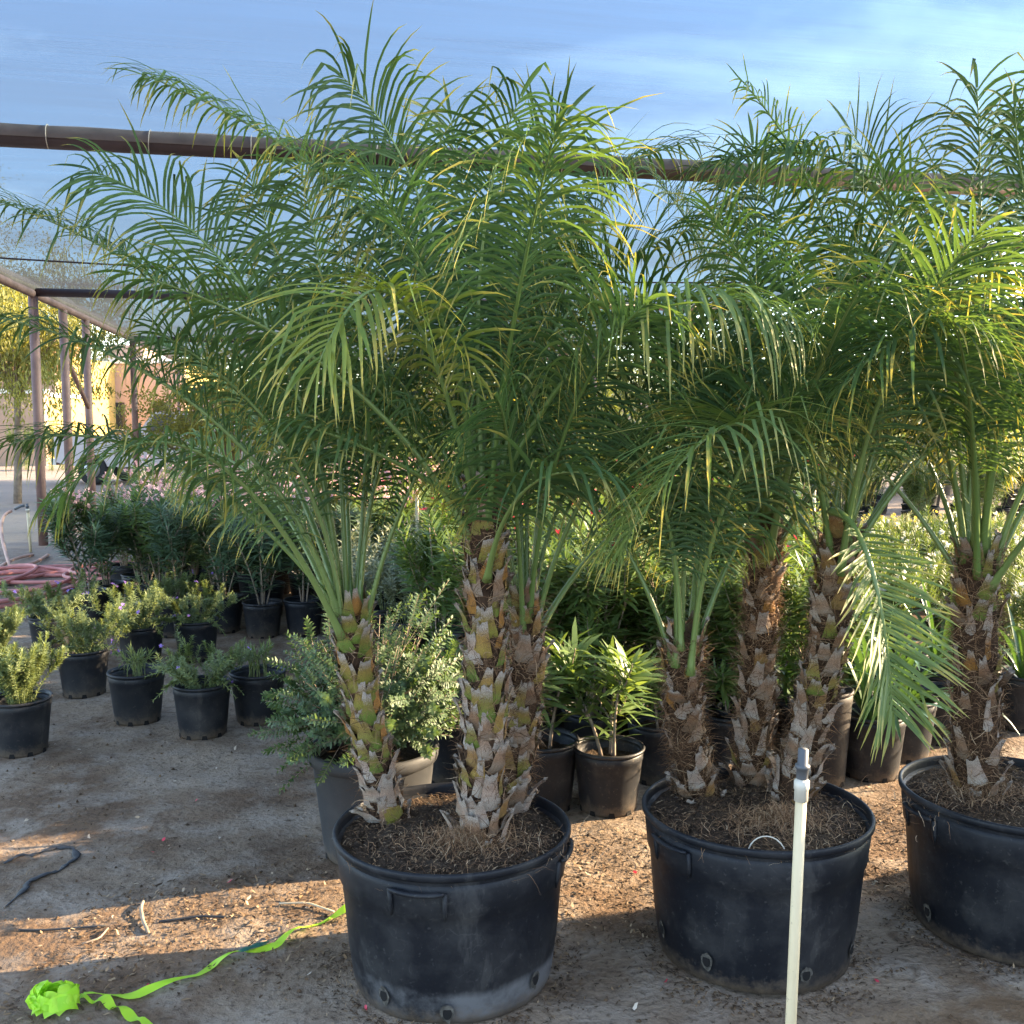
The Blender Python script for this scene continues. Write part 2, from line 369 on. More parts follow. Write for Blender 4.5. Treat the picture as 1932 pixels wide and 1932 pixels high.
    MT['red_light'] = plain('tail_light', (.45, .02, .02), .3, .1)
mats()

# ================================================================== the setting
def vnoise(x, y, seed, scale):
    g = np.random.default_rng(seed).random((256, 256)); x = x * scale; y = y * scale
    xi = np.floor(x).astype(int); yi = np.floor(y).astype(int); fx = x - xi; fy = y - yi
    fx = fx * fx * (3 - 2 * fx); fy = fy * fy * (3 - 2 * fy); q = lambda a, b: g[a % 256, b % 256]
    return (q(xi, yi) * (1 - fx) + q(xi + 1, yi) * fx) * (1 - fy) + (q(xi, yi + 1) * (1 - fx) + q(xi + 1, yi + 1) * fx) * fy - .5
def gheight(x, y):
    x = np.asarray(x, float); y = np.asarray(y, float)
    near = np.clip(1 - (np.hypot(x, y - 3.5) - 5) / 6, 0, 1)
    return near * (vnoise(x, y, 1, 1.3) * .016 + vnoise(x, y, 2, 5) * .013 + vnoise(x, y, 3, 13) * .012)
def ground():
    xs = np.concatenate([-np.geomspace(900, 4.2, 26), np.arange(-4.1, 4.2, .035), np.geomspace(4.3, 900, 26)])
    ys = np.concatenate([-np.geomspace(900, 1, 16), np.arange(-.5, 1.3, .3), np.arange(1.4, 8.2, .035), np.geomspace(8.4, 1500, 34)])
    X, Y = np.meshgrid(xs, ys); Z = gheight(X, Y); nx = len(xs)
    i, j = np.meshgrid(np.arange(len(ys) - 1), np.arange(nx - 1), indexing='ij')
    q = np.stack([i * nx + j, i * nx + j + 1, (i + 1) * nx + j + 1, (i + 1) * nx + j], -1).reshape(-1, 4)
    mb = MB(); mb.add(np.stack([X, Y, Z], -1).reshape(-1, 3), q)
    tag(mb.build('ground', MT['ground']), kind='structure')
ground()

# ------------------------------------------------------------------ shade structure
ROOF = 3.16
U = nrm(np.array([1, .206, 0.])); Vd = nrm(np.array([-.206, 1, 0.]))      # across / along the shade house
P1 = np.array([-5.92, 12.7, 0])                                          # foot of the corner post
def sp(u, v, z=0.0): return P1 + U * u + Vd * v + np.array([0, 0, z])
V_MAIN, V_BACK = -7.45, 7.5
def shade_house():
    s = thing('shade_house_frame', 'rust brown steel pipe frame of the shade house with posts and cross beams', 'frame', tuple(sp(0, 0)))
    def P(name, a, b, rad, mat='steel', sides=14, parent=None, n=2):
        mb = MB(); a = np.asarray(a) - P1 if parent is None else np.asarray(a); b = np.asarray(b) - P1 if parent is None else np.asarray(b)
        tube(mb, [a + (b - a) * k / (n - 1) for k in range(n)], rad, sides)
        return mb.build(name, MT[mat], s if parent is None else parent)
    for v in (0, 1.6, 3.1, 7.5, 15): P('post', sp(0, v, -.05), sp(0, v, ROOF - .06), .058)
    for v in (0, 7.5): P('post', sp(9.4, v, -.05), sp(9.4, v, ROOF - .06), .058)
    P('post', sp(7.6, 22, -.05), sp(7.6, 22, ROOF - .06), .058)
    P('brace', sp(0, 1.7, 2.45), sp(0, 3.1, 1.75), .035)
    for v, m_ in ((V_MAIN, 'steel_dark'), (0, 'steel_dark'), (7.5, 'steel_dark'), (15, 'steel_dark')):
        b = P('beam', sp(-.02, v, ROOF - .012), sp(9.4, v, ROOF - .012), .061 if v < 0 else .052, m_, 18)
        if v < 0:
            # cloth hem folded over the upper half of the pipe, laced with ties
            mb = MB(); ang = np.linspace(R(-12), R(190), 12); A = sp(-.02, v, ROOF - .012) - P1; vv = []
            for k in range(60):
                c = A + U * (9.42 * k / 59)
                for a in ang:
                    rr = .066 + .0025 * math.sin(k * 1.7 + a * 3)
                    vv.append(c + Vd * (-math.cos(a)) * rr + np.array([0, 0, math.sin(a) * rr]))
            q = [(i * 12 + j, i * 12 + j + 1, (i + 1) * 12 + j + 1, (i + 1) * 12 + j) for i in range(59) for j in range(11)]
            mb.add(vv, q); mb.build('hem', MT['cloth_wrap'], b)
            for k in range(20):
                mb = MB(); c = A + U * (1.2 + .62 * k + random.uniform(-.1, .1)); tl = random.uniform(-.25, .25)
                pts = [c + U * tl * .1 * math.sin(a) + Vd * (-math.cos(a)) * .071 + np.array([0, 0, math.sin(a) * .071]) for a in np.linspace(R(-70), R(120), 9)]
                tube(mb, pts, .0028, 5)
                if k % 3 == 0: tube(mb, [pts[0], pts[0] + np.array([.005, -.004, -.035])], .002, 4)
                mb.build('tie', MT['tie'], b)
    P('edge_rail', sp(0, -12.5, ROOF - .03), sp(0, 15, ROOF - .03), .05)
    P('edge_rail', sp(9.4, -6.5, ROOF - .03), sp(9.4, 15, ROOF - .03), .05)
    # cable half way between the beams
    mb = MB(); a = sp(0, -2.9, ROOF - .01) - P1; b = sp(9.4, -2.9, ROOF - .01) - P1
    tube(mb, [a + (b - a) * k / 20 + np.array([0, 0, -.10 * math.sin(math.pi * k / 20)]) for k in range(21)], .009, 6)
    mb.build('cable', MT['steel_dark'], s)
    # tensioned cloth, sagging a little between supports
    mb = MB(); nu, nv = 60, 90; us = np.linspace(-.05, 9.4, nu); vv = np.linspace(-11.2, 15, nv)
    sup = [-12.5, V_MAIN, -2.9, 0, 7.5, 15]
    Z = np.zeros((nv, nu)); 
    for i, v in enumerate(vv):
        k = max(j for j in range(5) if sup[j] <= v); x = (v - sup[k]) / (sup[k + 1] - sup[k])
        Z[i] = -.075 * math.sin(math.pi * x) * np.sin(np.pi * np.clip((us + .05) / 9.4, 0, 1)) ** .4
    UU, VV = np.meshgrid(us, vv); Z += vnoise(UU, VV, 9, 1.1) * .02
    pts = U[None, None] * UU[..., None] + Vd[None, None] * VV[..., None]; pts[..., 2] = ROOF + .056 + Z - ROOF
    # object axes follow the weave so the streaks run across the house
    loc = np.stack([UU, VV, pts[..., 2]], -1).reshape(-1, 3)
    q = [(i * nu + j, i * nu + j + 1, (i + 1) * nu + j + 1, (i + 1) * nu + j) for i in range(nv - 1) for j in range(nu - 1)]
    mb.add(loc, q); o = mb.build('shade_cloth', MT['cloth'])
    o.location = (P1[0], P1[1], ROOF); o.rotation_euler = (0, 0, math.atan2(U[1], U[0]))
    tag(o, 'dark knitted shade cloth stretched overhead across the steel pipes, sky showing through', 'shade cloth')
    # gathered cloth bundle rolled along the open left edge, catching the sun
    mb = MB(); n = 150; A = sp(-.03, -10, 0)
    pts = [sp(-.03 , -10 + 25 * k / (n - 1), ROOF + .055 + .010 * math.sin(k * .9)) - A for k in range(n)]
    rad = [.062 + .020 * abs(math.sin(k * .55)) for k in range(n)]
    tube(mb, pts, rad, 10); o = mb.build('rolled_cloth', MT['cloth_wrap']); o.location = tuple(A)
    tag(o, 'brown shade cloth hem rolled and tied along the outer edge pipe', 'shade cloth')
    # added curtain, out of frame on the right, put there to shade the front row
    c0 = np.array([4.75, -3.5, 0]); s2 = thing('added_shade_curtain', 'added black curtain out of view that shades the palm row', 'curtain', tuple(c0))
    A = c0; B = np.array([4.75 - .206 * 7.404, 3.904, 0]); ln = B - A; mb = MB(); n = 60
    zz = np.linspace(.02, 1.80, 14); vv = []
    prp = nrm(np.cross(ln, [0, 0, 1.]))
    for i in range(n):
        f = i / (n - 1)
        for z in zz: vv.append(ln * f + prp * (.05 * math.sin(i * 1.15) * (.4 + .6 * (1 - z / 1.80)) if i < n - 1 else 0) + np.array([0, 0, z]))
    q = [(i * 14 + j, i * 14 + j + 1, (i + 1) * 14 + j + 1, (i + 1) * 14 + j) for i in range(n - 1) for j in range(13)]
    mb.add(vv, q); mb.build('cloth', MT['curtain'], s2)
    for f in (0, .5, 1.0):
        mb = MB(); p = ln * f + prp * .1; tube(mb, [p + np.array([0, 0, -.05]), p + np.array([0, 0, 1.90])], .03, 10); mb.build('post', MT['steel'], s2)
    mb = MB(); tube(mb, [prp * .06 + np.array([0, 0, 1.82]), ln + prp * .06 + np.array([0, 0, 1.82])], .02, 8); mb.build('rail', MT['steel'], s2)
shade_house()

# ================================================================== palms
def bez(P0, C, P3, n):
    t = np.linspace(0, 1, n)[:, None]; return (1 - t) ** 2 * P0 + 2 * t * (1 - t) * C + t * t * P3
def frond(root, P0, C, P3, off, yellow=False, n_leaf=52, Lmax=.25, roll=0.0, droop=1.6, start=.34, rad=.0110, face=None, kinks=.22, wk=1.0):
    """one pinnate leaf: a petiole with spines, leaflets in two ranks as its sub-part"""
    P0, C, P3 = [np.asarray(a, float) for a in (P0, C, P3)]
    pts = bez(P0, C, P3, 36); seg = np.linalg.norm(np.diff(pts, axis=0), axis=1); S = np.concatenate([[0], np.cumsum(seg)]); LEN = S[-1]
    T = nrm(np.gradient(pts, axis=0))
    h = P3 - P0; h[2] = 0; h = nrm(h + 1e-6)
    mb = MB(); s = S / LEN
    rr = rad * (1.35 * np.exp(-s / .05) * .6 + 1.0 * (1 - s) ** .75 + .12)
    tube(mb, pts - off, rr, 6, s, RNG.random(), flat=.72)
    ref = (np.array([0, 0, 1.]) - .35 * h) if face is None else nrm(np.asarray(face, float))
    def frame(x):
        f = np.interp(x * LEN, S, np.arange(len(S))); i = int(min(f, len(S) - 2)); a = f - i
        p = pts[i] * (1 - a) + pts[i + 1] * a; tt = nrm(T[i] * (1 - a) + T[i + 1] * a)
        nn = nrm(ref - tt * np.dot(ref, tt)); sd = np.cross(tt, nn)
        c, q = math.cos(roll), math.sin(roll); nn2 = nn * c + sd * q; sd2 = sd * c - nn * q
        return p, tt, nn2, sd2
    # spines
    Bs, Ds, Ls = [], [], []
    for x in np.linspace(.05, start - .02, 11):
        p, tt, nn, sd = frame(x)
        for sg in (-1, 1):
            Bs.append(p); Ds.append(nrm(sd * sg * .9 + tt * random.uniform(.2, .9) + nn * random.uniform(0, .5))); Ls.append(random.uniform(.03, .075))
    ribbons(mb, np.array(Bs) - off, np.array(Ds), (0, 0, 1), np.array(Ls), .0035, .1, 2, 'hair', None, 0.0, .95)
    rk = mb.build('frond', MT['petiole'], root)
    # leaflets
    Bs, Ds, Ns, Ls, Ws, Dr = [], [], [], [], [], []
    n = max(14, int(n_leaf * LEN * (1 - start) / .78)); xs = np.linspace(start, .985, n)
    for k, x in enumerate(xs):
        u = (x - start) / (1 - start)
        for sg in (-1, 1):
            xx = min(.992, x + random.uniform(-.3, .3) / n); p, tt, nn, sd = frame(xx)
            al = R(68 - 30 * u ** 1.6) + random.gauss(0, .06); be = R(26) + random.gauss(0, .14)
            d = tt * math.cos(al) + (sd * sg * math.cos(be) + nn * math.sin(be)) * math.sin(al)
            Bs.append(p); Ds.append(d); Ns.append(nn)
            pr = (.38 + .62 * math.sin(math.pi * min(.5, u * 1.3 + .04))) * (1 if u < .78 else 1 - .48 * ((u - .78) / .22) ** 1.3)
            Ls.append(Lmax * 1.16 * pr * random.uniform(.9, 1.1)); Ws.append(.0080 * wk * (.65 + .35 * pr) * random.uniform(.85, 1.12)); Dr.append(droop * random.uniform(.5, 1.7))
    p, tt, nn, sd = frame(.995); Bs.append(p); Ds.append(tt); Ns.append(nn); Ls.append(Lmax * .5); Ws.append(.012); Dr.append(droop * .4)
    Bs = np.array(Bs); m = len(Bs); kk = np.where(RNG.random(m) < kinks, RNG.integers(2, 5, m), -1)
    mb = MB(); rb = RNG.random(); rv = np.clip(RNG.normal(.25 + .5 * rb, .2, m), 0, 1)
    ribbons(mb, Bs - off, np.array(Ds), np.array(Ns), np.array(Ls), np.array(Ws), np.array(Dr), 7, 'lance', kk, .35, rv, .04)
    mb.build('leaflets', MT['leaflet_sunlit_tint' if yellow == 2 else 'leaflet_yellow' if yellow else 'leaflet'], rk, True, 'stuff')
    return rk

BOOTS = []
def boot_meshes():
    for k in range(9):
        mb = MB(); nu, nv = 5, 5; vv, tt = [], []
        taper = random.uniform(.42, .72); fl = random.uniform(.12, .50); sk = random.uniform(-.12, .12)
        for j in range(nv):
            v = j / (nv - 1); wd = .5 * (1 - taper * v ** .8) * (1.08 if j == 1 else 1)
            for i in range(nu):
                u = -1 + 2 * i / (nu - 1); edge = abs(u) ** 2
                y = .20 + .17 * math.sin(math.pi * min(1, v * 1.5 + .15)) + fl * v * v - edge * (.26 - .24 * v)
                if j == nv - 1: y += random.uniform(-.05, .05)
                z = v + (random.uniform(-.07, .06) if j == nv - 1 else 0) + (.06 * edge if j == nv - 1 else 0)
                if j == 0: y = .02; z = -.12 + .14 * edge
                vv.append((u * wd + sk * v, y, z)); tt.append(v)
        q = [(j * nu + i, j * nu + i + 1, (j + 1) * nu + i + 1, (j + 1) * nu + i) for j in range(nv - 1) for i in range(nu - 1)]
        b = (nv - 1) * nu; n0 = len(vv)
        for i in range(nu):
            x, y, z = vv[b + i]; vv.append((x * .8, y - .20, z - .10)); tt.append(1.0)
        q += [(b + i, b + i + 1, n0 + i + 1, n0 + i) for i in range(nu - 1)]
        mb.add(vv, q, np.array(tt)); BOOTS.append(mb.mesh('leaf_base', MT['boot']))
boot_meshes()

def trunk(root, base, top, bend, r0, r1, style, off):
    base, top = np.asarray(base, float), np.asarray(top, float); bend = np.asarray(bend, float)
    mid = (base + top) / 2 + bend; C = 2 * mid - (base + top) / 2
    n = 26; pts = bez(base - np.array([0, 0, .03]), C, top, n); s = np.linspace(0, 1, n)
    rr = (r0 + (r1 - r0) * s) * .72 * (1 + .05 * np.sin(s * 23)); rr[0:2] *= 1.15; rr[-1] *= .3
    mb = MB(); tube(mb, pts - off, rr, 16); tk = mb.build('trunk', MT['trunk'], root)
    H = np.linalg.norm(top - base); T = nrm(np.gradient(pts, axis=0))
    pick = lambda f: (np.array([np.interp(f, s, pts[:, i]) for i in range(3)]), nrm(np.array([np.interp(f, s, T[:, i]) for i in range(3)])))
    def fr(T_, a):
        x = nrm(np.cross(T_, [0, 1., .01])); y = np.cross(T_, x); o = x * math.cos(a) + y * math.sin(a); return o, np.cross(o, T_)
    # old leaf bases in a rising spiral
    nb = int(H / style['step']); a = random.random() * 6
    for k in range(nb):
        f = (k + .3) / nb; a += 2.39996 + random.gauss(0, .10); P, T_ = pick(f); o, tg = fr(T_, a)
        if random.random() < style['skip'] * (1 if f > .12 else .3): continue
        R_ = (r0 + (r1 - r0) * f); hgt = style['size'] * random.uniform(.72, 1.35) * (1.1 - .25 * f); wid = style['wid'] * random.uniform(.72, 1.2) * (1.12 if f < .15 else 1)
        tilt = R(random.uniform(-3, 9)) + (R(random.uniform(0, 18)) if f < .12 else 0)
        z = nrm(T_ * math.cos(tilt) + o * math.sin(tilt)); y = nrm(o - z * np.dot(o, z)); x = np.cross(y, z); ro = random.gauss(0, .16); z, x = nrm(z * math.cos(ro) + x * math.sin(ro)), nrm(x * math.cos(ro) - z * math.sin(ro))
        p = P + o * R_ * .60 - off
        M = Matrix(((x[0] * wid, y[0] * wid, z[0] * hgt, p[0]), (x[1] * wid, y[1] * wid, z[1] * hgt, p[1]), (x[2] * wid, y[2] * wid, z[2] * hgt, p[2]), (0, 0, 0, 1)))
        b = link('leaf_base', BOOTS[random.randrange(9)], tk); b.matrix_basis = M
        g = random.random()
        gr = style['green'](f)
        if g < gr: c = random.choice([(.17, .22, .03), (.13, .20, .025), (.24, .23, .035), (.36, .17, .03)])
        elif g < gr + style['gold']: c = random.choice([(.34, .24, .05), (.30, .19, .06), (.26, .24, .05)])
        else: c = random.choice([(.34, .26, .19), (.24, .17, .115), (.48, .41, .34), (.18, .12, .075)])
        if f < .30 and g > .25: c = random.choice([(.56, .50, .43), (.46, .39, .32), (.36, .28, .21), (.26, .19, .13)])
        b.color = (*c, 1)
    # matted fibre
    nf = int(style['fibre'] * H); f = RNG.random(nf) ** style.get('fpow', 1.0)
    Pp = np.stack([np.interp(f, s, pts[:, i]) for i in range(3)], -1); Tt = nrm(np.stack([np.interp(f, s, T[:, i]) for i in range(3)], -1))
    an = RNG.random(nf) * 2 * math.pi; x = nrm(np.cross(Tt, [0, 1., .01])); y = np.cross(Tt, x)
    o = x * np.cos(an)[:, None] + y * np.sin(an)[:, None]; tg = np.cross(o, Tt)
    Rr = (r0 + (r1 - r0) * f)[:, None]
    d = o * RNG.uniform(.0, .45, (nf, 1)) + tg * RNG.normal(0, .8, (nf, 1)) + Tt * RNG.normal(.25, .6, (nf, 1))
    mb = MB(); ribbons(mb, Pp + o * Rr * RNG.uniform(.66, .95, (nf, 1)) - off, d, o, RNG.uniform(.020, .075, nf), RNG.uniform(.0009, .0024, nf), RNG.uniform(-.3, 1.2, nf), 4, 'hair', None, 0.0, RNG.random(nf) ** 1.4, .22)
    mb.build('fibre', MT['fibre'], tk, True, 'stuff')
    return tk

def palm(label, group, base, top, bend, r0, r1, style, fronds, rnd, seed, lo=1.0, hi=1.22, azs=None, elmin=34):
    random.seed(seed); global RNG; RNG = np.random.default_rng(seed)
    base, top = np.asarray(base, float), np.asarray(top, float)
    root = thing('date_palm', label, 'palm tree', tuple(base), 0, group); off = base
    trunk(root, base, top, bend, r0, r1, style, off)
    axis = nrm(top - base)
    def start_at(target, f=None):
        d = np.asarray(target) - top; d[2] = 0; d = nrm(d + 1e-6)
        return top + d * r1 * random.uniform(.35, .7) - np.array([0, 0, random.uniform(.0, .10)])
    for fd in fronds:
        mid, tip = np.asarray(fd['mid'], float), np.asarray(fd['tip'], float); t = fd.get('t', .55)
        P0 = np.asarray(fd['base'], float) if 'base' in fd else start_at(mid)
        C = (mid - (1 - t) ** 2 * P0 - t * t * tip) / (2 * t * (1 - t))
        frond(root, P0, C, tip, off, **{k: v for k, v in fd.items() if k not in ('mid', 'tip', 't', 'base')})
    az = random.random() * 6
    for k in range(rnd):
        az += 2.39996; f = (k + .5) / rnd; a = az if azs is None else random.uniform(*azs); em = elmin + (18 if math.sin(a) < -.2 else 0); el = R(86 - (86 - em) * f ** 1.1 + random.gauss(0, 4))
        L = random.uniform(lo, hi) * (.78 if f < .12 else 1); h = np.array([math.cos(a), math.sin(a), 0])
        P0 = top + h * r1 * .55 - np.array([0, 0, .03 + .12 * f])
        C = P0 + (h * math.cos(el) + np.array([0, 0, math.sin(el)])) * L * .60
        bendd = random.uniform(.38, .72); el2 = el - R(95) * bendd
        tip = C + (h * math.cos(el2) + np.array([0, 0, math.sin(el2)])) * L * .52 + np.array([random.gauss(0, .04), random.gauss(0, .04), 0])
        if tip[2] > ROOF - .12: tip[2] = ROOF - .12
        frond(root, P0, C, tip, off, roll=random.gauss(0, .35), droop=random.uniform(1.1, 2.2), Lmax=random.uniform(.20, .26), yellow=(random.random() < .07))
    # the unopened spear and sheath fibre at the crown
    return root

ST_A1 = dict(step=.0068, skip=.05, size=.080, wid=.055, green=lambda f: .55 + .35 * (f > .15), gold=.25, fibre=2600)
ST_A2 = dict(step=.0062, skip=.06, size=.082, wid=.054, green=lambda f: .08 + .32 * (f > .35) + .2 * (f > .6), gold=.20, fibre=2800)
ST_A3 = dict(step=.0070, skip=.12, size=.078, wid=.054, green=lambda f: .08, gold=.16, fibre=4200)
ST_B = dict(step=.0080, skip=.30, size=.080, wid=.052, green=lambda f: .03, gold=.10, fibre=6500)
ST_B3 = dict(step=.0085, skip=.15, size=.080, wid=.056, green=lambda f: .04, gold=.30, fibre=4200)
ST_C = dict(step=.0075, skip=.30, size=.085, wid=.050, green=lambda f: .10 + .35 * (f > .45), gold=.10, fibre=6000)

POT_H, POT_R = .445, .335
PA = np.array([-.171, 2.80, 0]); PB = np.array([.731, 2.94, 0]); PC = np.array([1.57, 3.07, 0])
DY = 0.0
def ap(x, y, Y): return at(x, y, Y + DY)
SOIL = POT_H - .035
def F(mx_, my, md, tx, ty, td, **k): return dict(mid=ap(mx_, my, md), tip=ap(tx, ty, td), **k)
TO_CAM = (0, -1, .25)

DY = -.13
palm('date palm with a slim leaning trunk of green and orange leaf bases', 'palms planted in the big black pots',
     gnd(738, 1552, SOIL - .005), ap(664, 1150, 3.02), (-.02, 0, 0), .062, .052, ST_A1, [
        F(373, 768, 2.85, -45, 590, 2.75, Lmax=.235, droop=1.3),
        F(420, 635, 3.05, -25, 372, 3.1, Lmax=.23, droop=1.0),
        F(330, 838, 2.6, 120, 935, 2.5, Lmax=.22, t=.62, droop=1.6),
                F(480, 575, 3.05, 165, 318, 3.1, Lmax=.26, roll=.5, face=TO_CAM),
        F(300, 860, 2.9, 20, 838, 2.9, Lmax=.23, droop=1.6),
        F(560, 640, 3.2, 470, 330, 3.3, Lmax=.24, face=TO_CAM),
        F(620, 620, 3.1, 560, 300, 3.2, Lmax=.24, face=TO_CAM, roll=-.3),
        F(700, 700, 3.2, 720, 430, 3.3, Lmax=.24),
        F(740, 800, 3.1, 860, 600, 3.1, Lmax=.22),
        F(460, 760, 3.4, 260, 640, 3.7, Lmax=.22),
        F(640, 760, 3.3, 600, 520, 3.5, Lmax=.22)], 4, 21, lo=.9, hi=1.1, elmin=60)

palm('tallest date palm in its pot, stout trunk of pale grey leaf bases with green stubs', 'palms planted in the big black pots',
     gnd(903, 1590, SOIL - .005), ap(912, 925, 2.93), (.012, 0, 0), .078, .062, ST_A2, [
        F(690, 400, 3.0, 268, 140, 3.0, Lmax=.24, droop=1.5, t=.6),
        F(800, 400, 3.0, 640, 140, 3.0, Lmax=.27, face=TO_CAM, droop=2.1),
        F(912, 450, 2.85, 985, 178, 2.75, Lmax=.28, face=TO_CAM, droop=2.4),
        F(985, 430, 3.1, 1070, 215, 3.15, Lmax=.25, face=TO_CAM, roll=.5),
        F(1060, 440, 3.1, 1290, 272, 3.2, Lmax=.24, droop=1.3),
        F(715, 548, 2.55, 600, 690, 2.40, Lmax=.25, yellow=True, t=.66, droop=1.6, roll=-.3, n_leaf=52, wk=1.35),
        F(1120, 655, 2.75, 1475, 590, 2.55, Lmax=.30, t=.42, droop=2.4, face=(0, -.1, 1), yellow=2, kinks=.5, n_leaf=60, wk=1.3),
        F(1018, 905, 2.60, 1150, 905, 2.50, base=ap(919, 1096, 2.86), Lmax=.25, droop=1.6, t=.6, rad=.008, n_leaf=66, wk=1.2),
        F(830, 560, 3.1, 690, 300, 3.2, Lmax=.25, face=TO_CAM),
        F(900, 560, 3.15, 850, 220, 3.2, Lmax=.25, face=TO_CAM, roll=.4),
        F(700, 850, 2.7, 560, 800, 2.6, Lmax=.22, t=.6),
        F(1050, 560, 3.0, 1180, 330, 3.0, Lmax=.25)], 6, 22, elmin=44)

palm('fibrous date palm standing close behind the stout grey trunk', 'palms planted in the big black pots',
     gnd(955, 1530, SOIL - .005), ap(992, 1125, 3.12), (.02, 0, 0), .066, .056, ST_A3, [
        F(1060, 800, 3.2, 1200, 640, 3.2, Lmax=.24),
        F(1010, 700, 3.3, 1060, 420, 3.4, Lmax=.24),
        F(1110, 870, 3.3, 1270, 800, 3.5, Lmax=.22),
        F(960, 720, 3.3, 900, 450, 3.4, Lmax=.24)], 8, 23, lo=.9, hi=1.1, elmin=50)

DY = -.12
palm('short date palm wrapped in reddish brown fibre with few fronds', 'palms planted in the big black pots',
     gnd(1322, 1500, SOIL - .005), ap(1292, 1195, 3.03), (-.025, 0, 0), .074, .060, ST_B, [
        F(1255, 900, 3.0, 1180, 700, 3.0, Lmax=.24),
        F(1290, 850, 3.05, 1270, 600, 3.1, Lmax=.24),
        F(1350, 850, 3.05, 1420, 640, 3.1, Lmax=.24),
                F(1230, 900, 3.3, 1120, 780, 3.5, Lmax=.22)], 5, 24, lo=.85, hi=1.0, elmin=58)

palm('upright date palm with a shaggy brown trunk, middle one of three in its pot', 'palms planted in the big black pots',
     gnd(1415, 1480, SOIL - .005), ap(1447, 965, 3.25), (0, 0, 0), .064, .056, ST_B, [
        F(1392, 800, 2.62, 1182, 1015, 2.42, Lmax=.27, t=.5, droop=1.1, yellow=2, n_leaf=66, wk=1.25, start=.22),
        F(1500, 520, 3.25, 1388, 325, 3.3, Lmax=.24, face=TO_CAM),
        F(1360, 560, 3.3, 1230, 330, 3.4, Lmax=.24),
        F(1430, 520, 3.4, 1420, 270, 3.5, Lmax=.24, face=TO_CAM),
        F(1300, 690, 3.1, 1120, 600, 3.1, Lmax=.25, droop=1.5),
        F(1540, 640, 3.1, 1700, 560, 3.0, Lmax=.24)], 8, 25, elmin=42)

palm('date palm leaning out of its pot with a brown and gold scaly trunk', 'palms planted in the big black pots',
     gnd(1482, 1512, SOIL - .005), ap(1583, 1000, 3.06), (.03, 0, 0), .070, .058, ST_B3, [
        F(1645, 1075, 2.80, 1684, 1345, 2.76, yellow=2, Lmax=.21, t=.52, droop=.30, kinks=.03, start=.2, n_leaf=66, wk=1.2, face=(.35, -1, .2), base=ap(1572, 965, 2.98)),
        F(1615, 318, 3.1, 1300, 322, 3.05, Lmax=.25, t=.66, droop=2.0),
        F(1565, 450, 3.1, 1402, 155, 3.1, Lmax=.17, t=.6),
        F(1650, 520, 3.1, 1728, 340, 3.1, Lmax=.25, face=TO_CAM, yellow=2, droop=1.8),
        F(1500, 600, 3.0, 1400, 420, 3.0, Lmax=.25),
        F(1700, 780, 3.3, 1850, 620, 3.5, Lmax=.23)], 7, 26, elmin=42)

DY = -.20
palm('broad date palm with a thick dark fibrous trunk alone in its pot', 'palms planted in the big black pots',
     gnd(1843, 1500, SOIL - .005), ap(1848, 1030, 3.25), (-.01, 0, 0), .096, .078, ST_C, [
        F(1848, 520, 3.25, 1843, 160, 3.2, Lmax=.28, face=TO_CAM, droop=1.7),
        F(1745, 540, 3.25, 1604, 246, 3.2, Lmax=.25, face=TO_CAM, roll=.3),
        F(1760, 640, 2.75, 1588, 735, 2.6, Lmax=.26, t=.6, droop=1.8, n_leaf=52, wk=1.25),
        F(1900, 500, 3.2, 1985, 190, 3.2, Lmax=.27, face=TO_CAM),
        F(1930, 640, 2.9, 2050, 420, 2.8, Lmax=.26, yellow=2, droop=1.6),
        F(1800, 700, 3.5, 1690, 450, 3.7, Lmax=.24),
        F(1700, 800, 3.4, 1560, 760, 3.5, Lmax=.23)], 9, 27, elmin=42)

palm('date palm beside the broad dark trunk, yellower fronds over the pot edge', 'palms planted in the big black pots',
     (PC[0] + .20, PC[1] + .02, SOIL), (PC[0] + .36, PC[1] + .06, 1.33), (.02, 0, 0), .074, .062, ST_B3, [
        F(1960, 480, 3.2, 1915, 200, 3.1, Lmax=.27, face=TO_CAM)], 10, 28)

